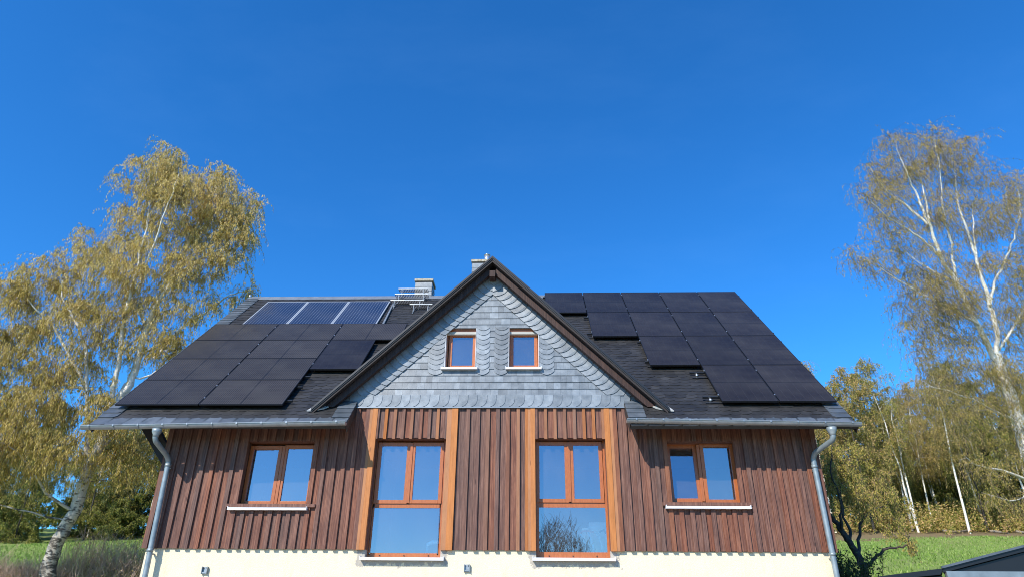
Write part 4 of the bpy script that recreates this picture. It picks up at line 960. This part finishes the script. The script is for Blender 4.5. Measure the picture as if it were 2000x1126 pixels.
var = {
 'b': far_tree('birch_tree', 15, 11, 'catkin_b', 'birch_far', LBL['b'], 'tree', GW, ntar=130, crown=(.38, .36), leafper=14, ln=.11, wd=.022),
 'b2': far_tree('birch_tree', 14, 12, 'wood_leaf', 'birch_far', LBL['b'], 'tree', GW, ntar=130, crown=(.35, .42), stems=2, leafper=14, ln=.11, wd=.022),
 'o': far_tree('broadleaf_tree', 13.5, 13, 'wood_leaf', 'dark_bark', LBL['o'], 'tree', GW, ntar=170, crown=(.14, .50), leafper=15, ln=.11, wd=.026, tone=(.35, .28), hangL=(.3, .9)),
 'r': far_tree('broadleaf_tree', 12.5, 14, 'rust_leaf', 'dark_bark', LBL['r'], 'tree', GW, ntar=150, crown=(.16, .55), leafper=13, ln=.11, wd=.026, tone=(.5, .28), hangL=(.3, .9)),
 'g': far_tree('spruce_tree', 12, 15, 'needle', 'dark_bark', LBL['g'], 'tree', GW, ntar=170, crown=(.04, .42), leafper=16, ln=.16, wd=.04, conifer=True, lift=-.1, hangL=(.2, .6))}
usedv = set(); rt_ = random.Random(5)
def plant(k, x, y, sc_, rz, label=None, group=GW):
    o = var[k] if k not in usedv else copy_tree(var[k]); usedv.add(k)
    o.location = (x, y, ground_z(x, y)-.1); o.scale = (sc_*rt_.uniform(.92, 1.08),)*2+(sc_,); o.rotation_euler = (rt_.uniform(-.04, .04), rt_.uniform(-.04, .04), rz)
    if label: o['label'] = label
    if group: o['group'] = group
    elif 'group' in o: del o['group']
    return o
seq = 'b o b2 r b g o b b2 r o b b2 g'.split(); k = 0
for row, (yy, x0, x1, n) in enumerate(((49, 25.5, 62, 11), (53.5, 24, 68, 14), (58, 22, 74, 14), (64, 24, 82, 14), (70, 24, 90, 13))):
    for i in range(n):
        x = x0+(x1-x0)*(i+rt_.uniform(.1, .9))/n; kk = seq[(k*5+row*3+i) % len(seq)]; k += 1
        if row >= 3 and kk in ('b', 'b2') and rt_.random() < .6: kk = 'g'
        plant(kk, x, yy+rt_.uniform(-1.8, 1.8), rt_.uniform(.85, 1.12)*(1 if i else 1.0), rt_.uniform(0, 6.28))
# tall ones at the edge, seen above the house eave
plant('r', 29.3, 46.5, 1.18, 1.0, 'tall rust tinged tree at the wood edge just right of the eave', None)
plant('b2', 33.2, 47, 1.12, 2.2, 'double white birch at the wood edge right of the rust tinged tree', None)
plant('b', 36.2, 45, 1.05, 4.0, 'slender birch at the meadow edge right of the double birch', None)
for x, y, s_, kk in ((46, 60, .95, 'o'), (43, 63, 1.0, 'o'), (49.5, 62, .9, 'g'), (40, 66, 1.0, 'g'), (53, 66, .95, 'o'), (36, 70, 1.0, 'g'), (45, 72, 1.0, 'g'), (48.5, 75, 1.05, 'o'), (58, 74, 1.0, 'g'), (64, 76, 1.0, 'o')): plant(kk, x, y, s_, x*.7)
# left, beyond the grassy crest
GL = 'trees beyond the grass bank on the left'
for (kk, x, y, s) in (('g', -31.5, 44, .72), ('o', -27.5, 40, .9), ('o', -33.5, 44, .9), ('o', -25.2, 43, 1.0), ('b2', -38, 46, .7), ('o', -42, 43, .85), ('g', -45.5, 41, .8), ('o', -40, 40.5, .8), ('g', -48.5, 44, .85), ('b2', -43.5, 39, .8), ('o', -29.5, 47, .95), ('r', -36.5, 50, .75), ('o', -46, 47, .9), ('b2', -30, 41, .9), ('g', -26.5, 50, 1.0), ('o', -35, 41, .8), ('o', -39.5, 50, .9), ('g', -33, 53, 1.0), ('r', -24.5, 47, .9), ('o', -44, 52, .8), ('g', -42, 56, .9), ('o', -29, 54, 1.1), ('o', -50, 50, .8)):
    plant(kk, x, y, s, rt_.uniform(0, 6.28), {'g': 'dark evergreen tree beyond the grass bank behind the left birch', 'o': 'olive budding tree beyond the grass bank behind the left birch', 'b2': 'pale stemmed birch beyond the grass bank at far left', 'r': 'rust tinged tree beyond the grass bank behind the left birch'}[kk], GL)

bushv = far_tree('shrub', 4.6, 16, 'wood_leaf', 'dark_bark', 'low olive shrub in the thicket on the grass bank behind the left birch', 'shrub', 'shrubs in the thicket behind the left birch', ntar=110, crown=(.02, 1.15), leafper=16, ln=.11, wd=.03, hangL=(.2, .6), tone=(.22, .22), lift=.05, stems=2)
first = True
for (x0, x1, y0, y1, n, lab, grp) in ((-54, -23.5, 37, 50, 22, 'low olive shrub in the thicket on the grass bank behind the left birch', 'shrubs in the thicket behind the left birch'), (24, 78, 54, 66, 24, 'dark olive shrub standing under the trees of the wood', 'shrubs under the trees of the wood')):
    for i in range(n):
        o = bushv if first else copy_tree(bushv); first = False
        x = x0+(x1-x0)*(i+rt_.random())/n; y = rt_.uniform(y0, y1); s_ = rt_.uniform(.65, 1.15)
        o.location = (x, y, ground_z(x, y)-.1); o.scale = (s_*1.2, s_*1.2, s_); o.rotation_euler = (0, 0, rt_.uniform(0, 6.28)); tag(o, lab, 'shrub', grp)

for x, y, s_ in ((40.5, 57, 1.15), (42.3, 58.5, 1.25), (44, 60, 1.2), (45.8, 60.5, 1.3), (47.5, 61, 1.2), (38.6, 56, 1.1), (49.5, 62, 1.2), (43, 66, 1.5), (47, 68, 1.5), (39.5, 64, 1.4)):
    o = copy_tree(bushv); o.location = (x, y, ground_z(x, y)-.1); o.scale = (s_*1.2, s_*1.2, s_*1.1); o.rotation_euler = (0, 0, x); tag(o, 'dark olive shrub standing under the trees of the wood', 'shrub', 'shrubs under the trees of the wood')

# undergrowth at the foot of the wood (nobody could count it)
rg = np.random.default_rng(21); n = 4200
ux = rg.uniform(20, 76, n); uy = 47.5+rg.normal(0, 1.6, n)+np.sin(ux*.5)*1.0+rg.exponential(4, n); base = np.stack([ux, uy, [ground_z(a, b) for a, b in zip(ux, uy)]], 1)
tp = base+np.stack([rg.normal(0, .5, n), rg.normal(0, .5, n), rg.uniform(.3, 2.6, n)], 1)
P = base[:, None]+(tp-base)[:, None]*np.linspace(0, 1, 4)[None, :, None]
V, F, t = leaves(P, 26, .16, .05, rg, horizontal=True, tone=(.45, .32)); o = np_mesh('undergrowth', V, F, 'rust_leaf', t); tag(o, 'low brown and green undergrowth along the foot of the wood', 'undergrowth', kind='stuff')

# low brush hedge on the left
hd = empty('brush_hedge', (-12, 8.6, -.7), 'dry brown leafless hedge below the grass bank on the left', 'hedge')
rg = np.random.default_rng(31); n = 3600
hx = rg.uniform(-19.5, -7.4, n); hy = 9.3+rg.normal(0, .55, n); gz = np.array([ground_z(a, b) for a, b in zip(hx, hy)])
ht = 1.25+.35*np.sin(hx*1.3)+.2*np.sin(hx*3.1+1)-.42*np.clip((-13.5-hx)/3, 0, 1); ht = np.clip(ht, .4, 3)*rg.uniform(.35, 1.05, n)
base = np.stack([hx, hy, gz], 1); tp = base+np.stack([rg.normal(0, .28, n), rg.normal(0, .25, n), ht], 1)
P = base[:, None]+(tp-base)[:, None]*np.linspace(0, 1, 5)[None, :, None]+rg.normal(0, .03, (n, 5, 3)); V, F = ribbons(P, .006, rg); np_mesh('stems', V, F, 'dry_twig', rg.uniform(0, 1, len(F)), hd)
P2, _ = hang(P[:, 2:].reshape(-1, 3), 2, (.12, .4), rg, out=1.2, droop=2, pts=3); P2[:, :, 2] += np.linspace(0, .35, 3)[None]; V, F = ribbons(P2, .004, rg); np_mesh('side_twigs', V, F, 'dry_twig', rg.uniform(0, 1, len(F)), hd)
V, F, t = leaves(P2[::6], 1, .05, .016, rg, horizontal=True, tone=(.6, .3)); np_mesh('dead_leaves', V, F, 'rust_leaf', t, hd)

# fruit tree right of the house
ft = empty('fruit_tree', (8.4, 4, -1.05), 'dark crooked fruit tree with rusty buds beside the right house corner', 'tree')
limbsF = [([(8.42, 4, -1.2), (8.43, 4, -.5), (8.41, 4, 0), (8.33, 4, .3), (8.2, 4, .58), (8.05, 4, .9), (7.9, 4, 1.17), (7.75, 4, 1.5), (7.65, 4, 1.9)], (.12, .10, .092, .08, .072, .064, .054, .04, .025), 0),
 ([(8.41, 4, -.02), (8.62, 3.9, .2), (8.85, 3.85, .38), (9.1, 3.8, .44), (9.4, 3.75, .5), (9.52, 3.7, .72)], .05, .012),
 ([(8.22, 4, .55), (8.3, 4.1, .9), (8.28, 4.2, 1.3), (8.4, 4.3, 1.9), (8.6, 4.3, 2.5)], .045, .01),
 ([(8.1, 4, .8), (8.02, 3.8, 1.1), (8.05, 3.7, 1.5), (7.95, 3.6, 2.2), (8.1, 3.6, 2.9)], .04, .01),
 ([(8.36, 4, .25), (8.6, 4.3, .8), (8.95, 4.5, 1.25), (9.4, 4.7, 1.5), (9.9, 4.8, 1.65)], .045, .01),
 ([(7.75, 4, 1.5), (7.5, 4.3, 2.1), (7.55, 4.5, 2.8)], .03, .01)]
blobsF = [(8.0, 4, 2.6, .6), (7.8, 4.2, 3.1, .5), (8.7, 4.2, 2.5, .65), (8.3, 4, 1.9, .6), (9.2, 4.4, 1.9, .6), (9.8, 4.6, 1.7, .45), (7.6, 4, 2.1, .5), (9.0, 4.3, 2.9, .4), (9.2, 3.9, 1.2, .4), (9.6, 3.9, .7, .25), (7.6, 4.1, 1.6, .4)]
big_tree(ft, limbsF, blobsF, 9, 55, 4, 11, (.15, .45), ('dark_bark', 'dark_bark', 'wood_leaf'), ln=.042, wd=.013, lift=.1, tone=(.58, .25), twr=.003)

# dark bush at the foot of the right corner
bu = empty('bush', (7.4, 3.2, -1.1), 'dark green bush at the foot of the right house corner', 'bush')
rg = np.random.default_rng(41); n = 300
b0 = np.stack([rg.normal(7.45, .22, n), rg.normal(3.2, .3, n), np.full(n, -1.15)], 1); t0 = b0+np.stack([rg.normal(0, .3, n), rg.normal(0, .25, n), rg.uniform(.6, 1.6, n)], 1)
P = b0[:, None]+(t0-b0)[:, None]*np.linspace(0, 1, 5)[None, :, None]; V, F = ribbons(P, .006, rg); np_mesh('stems', V, F, 'twig', None, bu)
V, F, t = leaves(P, 42, .055, .016, rg, horizontal=True, tone=(.45, .3)); np_mesh('foliage', V, F, 'green_leaf', t, bu)

# bare shrub in front of the house (mirrored in the right tall window)
bt = empty('bare_shrub', (1.7, -25.5, -2.7), 'bare dark leafless shrub mirrored in the lower pane of the right tall window', 'shrub')
rg = np.random.default_rng(51); LPb = []
for i in range(9):
    a = rg.uniform(0, 6.28); s_ = rg.uniform(.3, 1.5)
    LPb.append((smooth_path([(1.7, -25.5, -2.8), (1.7+cos(a)*s_*.35, -25.5+sin(a)*s_*.35, -.8), (1.7+cos(a)*s_*.8, -25.5+sin(a)*s_*.8, .9), (1.7+cos(a)*s_*1.15, -25.5+sin(a)*s_*1.15, 2.4+rg.uniform(-.6, .8))], 4, .03, rg), np.linspace(.05, .012, 13)))
T = blob_targets([(1.4, -25.5, 2.0, 1.3), (2.4, -25.5, 1.6, 1.3), (.9, -25.5, 1.6, 1.0), (1.9, -25.5, 2.9, .9), (3.0, -25.5, 1.2, .9)], 55, rg)
br, nodes = grow([(p[2:], r[2:]) for p, r in LPb], T, rg, .05, .02, .15)
V, F = tubes_np(LPb+br, 4); np_mesh('stems', V, F, 'dark_bark', None, bt)
P, _ = hang(nodes, 2, (.2, .6), rg, out=1.2, droop=2, pts=3); P[:, :, 2] += np.linspace(0, .7, 3)[None]; V, F = ribbons(P, .009, rg); np_mesh('twigs', V, F, 'dark_bark', None, bt)

# ---------------------------------------------------------------- garage roof at the lower right
ga = empty('garage', (9.4, .5, -1.5), 'low garage with dark pitched roof edge at the lower right corner', 'garage')
sl_ = .2347; x0, x1 = 7.45, 12.5; zb = -.27
m = MB(); m.prism([(x0, -1.0, zb-.10), (x1, -1.0, zb-.10+(x1-x0)*sl_), (x1, -1.0, zb+(x1-x0)*sl_), (x0, -1.0, zb)], (2.4, 4, 0)); m.build('roof', 'black_metal_shaded_slate', ga)
m = MB(); m.prism([(x0-.01, -1.03, zb+.0), (x1, -1.03, zb+(x1-x0)*sl_), (x1, -1.03, zb-.035+(x1-x0)*sl_), (x0-.01, -1.03, zb-.035)], (0, .028, 0)); m.build('roof_trim', 'slate_edge', ga)
m = MB(); m.prism([(x0+.05, -.95, -1.6), (x1, -.95, -1.6), (x1, -.95, zb-.11+(x1-x0)*sl_), (x0+.05, -.95, zb-.11)], (2.3, 3.8, 0)); m.build('gable_face', 'black_metal_shaded_slate', ga)  # slate face; its shade is put into the colour by the near-black material
m = MB(); m.box(x0+.05, x1, -1.02, -.96, -.47, -.345); m.build('fascia', 'zinc', ga)
m = MB(); m.prism([(6.35, -1.0, -.50), (7.40, -1.0, -.40), (7.48, -1.0, -.30), (6.35, -1.0, -.435)], (1.0, 2.0, -.1)); m.prism([(6.4, -.95, -1.6), (7.45, -.95, -1.6), (7.45, -.95, -.42), (6.4, -.95, -.51)], (.9, 1.8, -.1)); m.build('annex_roof', 'black_metal_shaded_slate', ga)

# white sheet, boards and fallen branches at the meadow's far edge
m = MB(); sx, sy = 12.6, 10; sz = ground_z(sx, sy); m.faces([(sx-.5, sy, sz-.05), (sx+.5, sy, sz-.05), (sx+.45, sy+.7, sz+.0), (sx-.4, sy+.7, sz), (sx-.1, sy+.2, sz+.34), (sx+.2, sy+.35, sz+.30)], [(0, 1, 5, 4), (1, 2, 5), (2, 3, 4, 5), (3, 0, 4)])
tag(m.build('tarp_heap', 'tarp', origin=(sx, sy, sz)), 'white sheet heaped on the meadow behind the garage roof', 'sheet')
for i, (x, y, ln, a, lab) in enumerate(((35.5, 45.5, 2.6, .1, 'pale log lying on the wood edge, nearest to the house'), (39.5, 46.2, 2.2, -.4, 'pale log lying slanted at the wood edge left of the white strip'), (41.5, 46.4, 1.8, -.6, 'short pale log at the wood edge beside the slanted one'))):
    m = MB(); z = ground_z(x, y)+.12; m.tube([(x-cos(a)*ln/2, y-.3, z+.05), (x, y, z), (x+cos(a)*ln/2, y+.3, z+sin(a)*ln*.3+.1)], [.10, .11, .07], 8); tag(m.build('log', 'dead_wood', origin=(x, y, z), smooth=True), lab, 'log', 'logs at the wood edge')
m = MB(); x, y = 44.5, 45.5; z = ground_z(x, y); m.box(x-1.9, x+1.9, y-.2, y+.2, z, z+.22); tag(m.build('white_board_stack', 'tarp', origin=(x, y, z)), 'long low white board stack on the meadow edge at far right', 'boards')
# grass tufts on the near edges of the meadow
rg = np.random.default_rng(61); n = 60000
gx = np.concatenate([rg.uniform(-36, -8, n//2), rg.uniform(9, 40, n//2)]); gy = np.concatenate([rg.uniform(12, 40, n//2)**1.0, 10+32*rg.uniform(0, 1, n//2)**1.2])
gz = np.array([ground_z(a, b) for a, b in zip(gx, gy)]); B = np.stack([gx, gy, gz-.01], 1); a = rg.uniform(0, pi, n); sd = np.stack([np.cos(a), np.sin(a), np.zeros(n)], 1)*.035
tpp = B+np.stack([rg.normal(0, .05, n), rg.normal(0, .05, n), rg.uniform(.05, .17, n)], 1)
V = np.stack([B-sd, B+sd, tpp], 1).reshape(-1, 3); F = np.arange(n*3).reshape(n, 3)
M_['blade'] = leafmat('grass_blades', [(0, (.12, .20, .03)), (.6, (.25, .38, .07)), (1, (.40, .48, .15))])
o = np_mesh('meadow_grass', V, F, 'blade', rg.uniform(0, 1, n)); tag(o, 'short fresh green meadow grass', 'grass', kind='stuff')
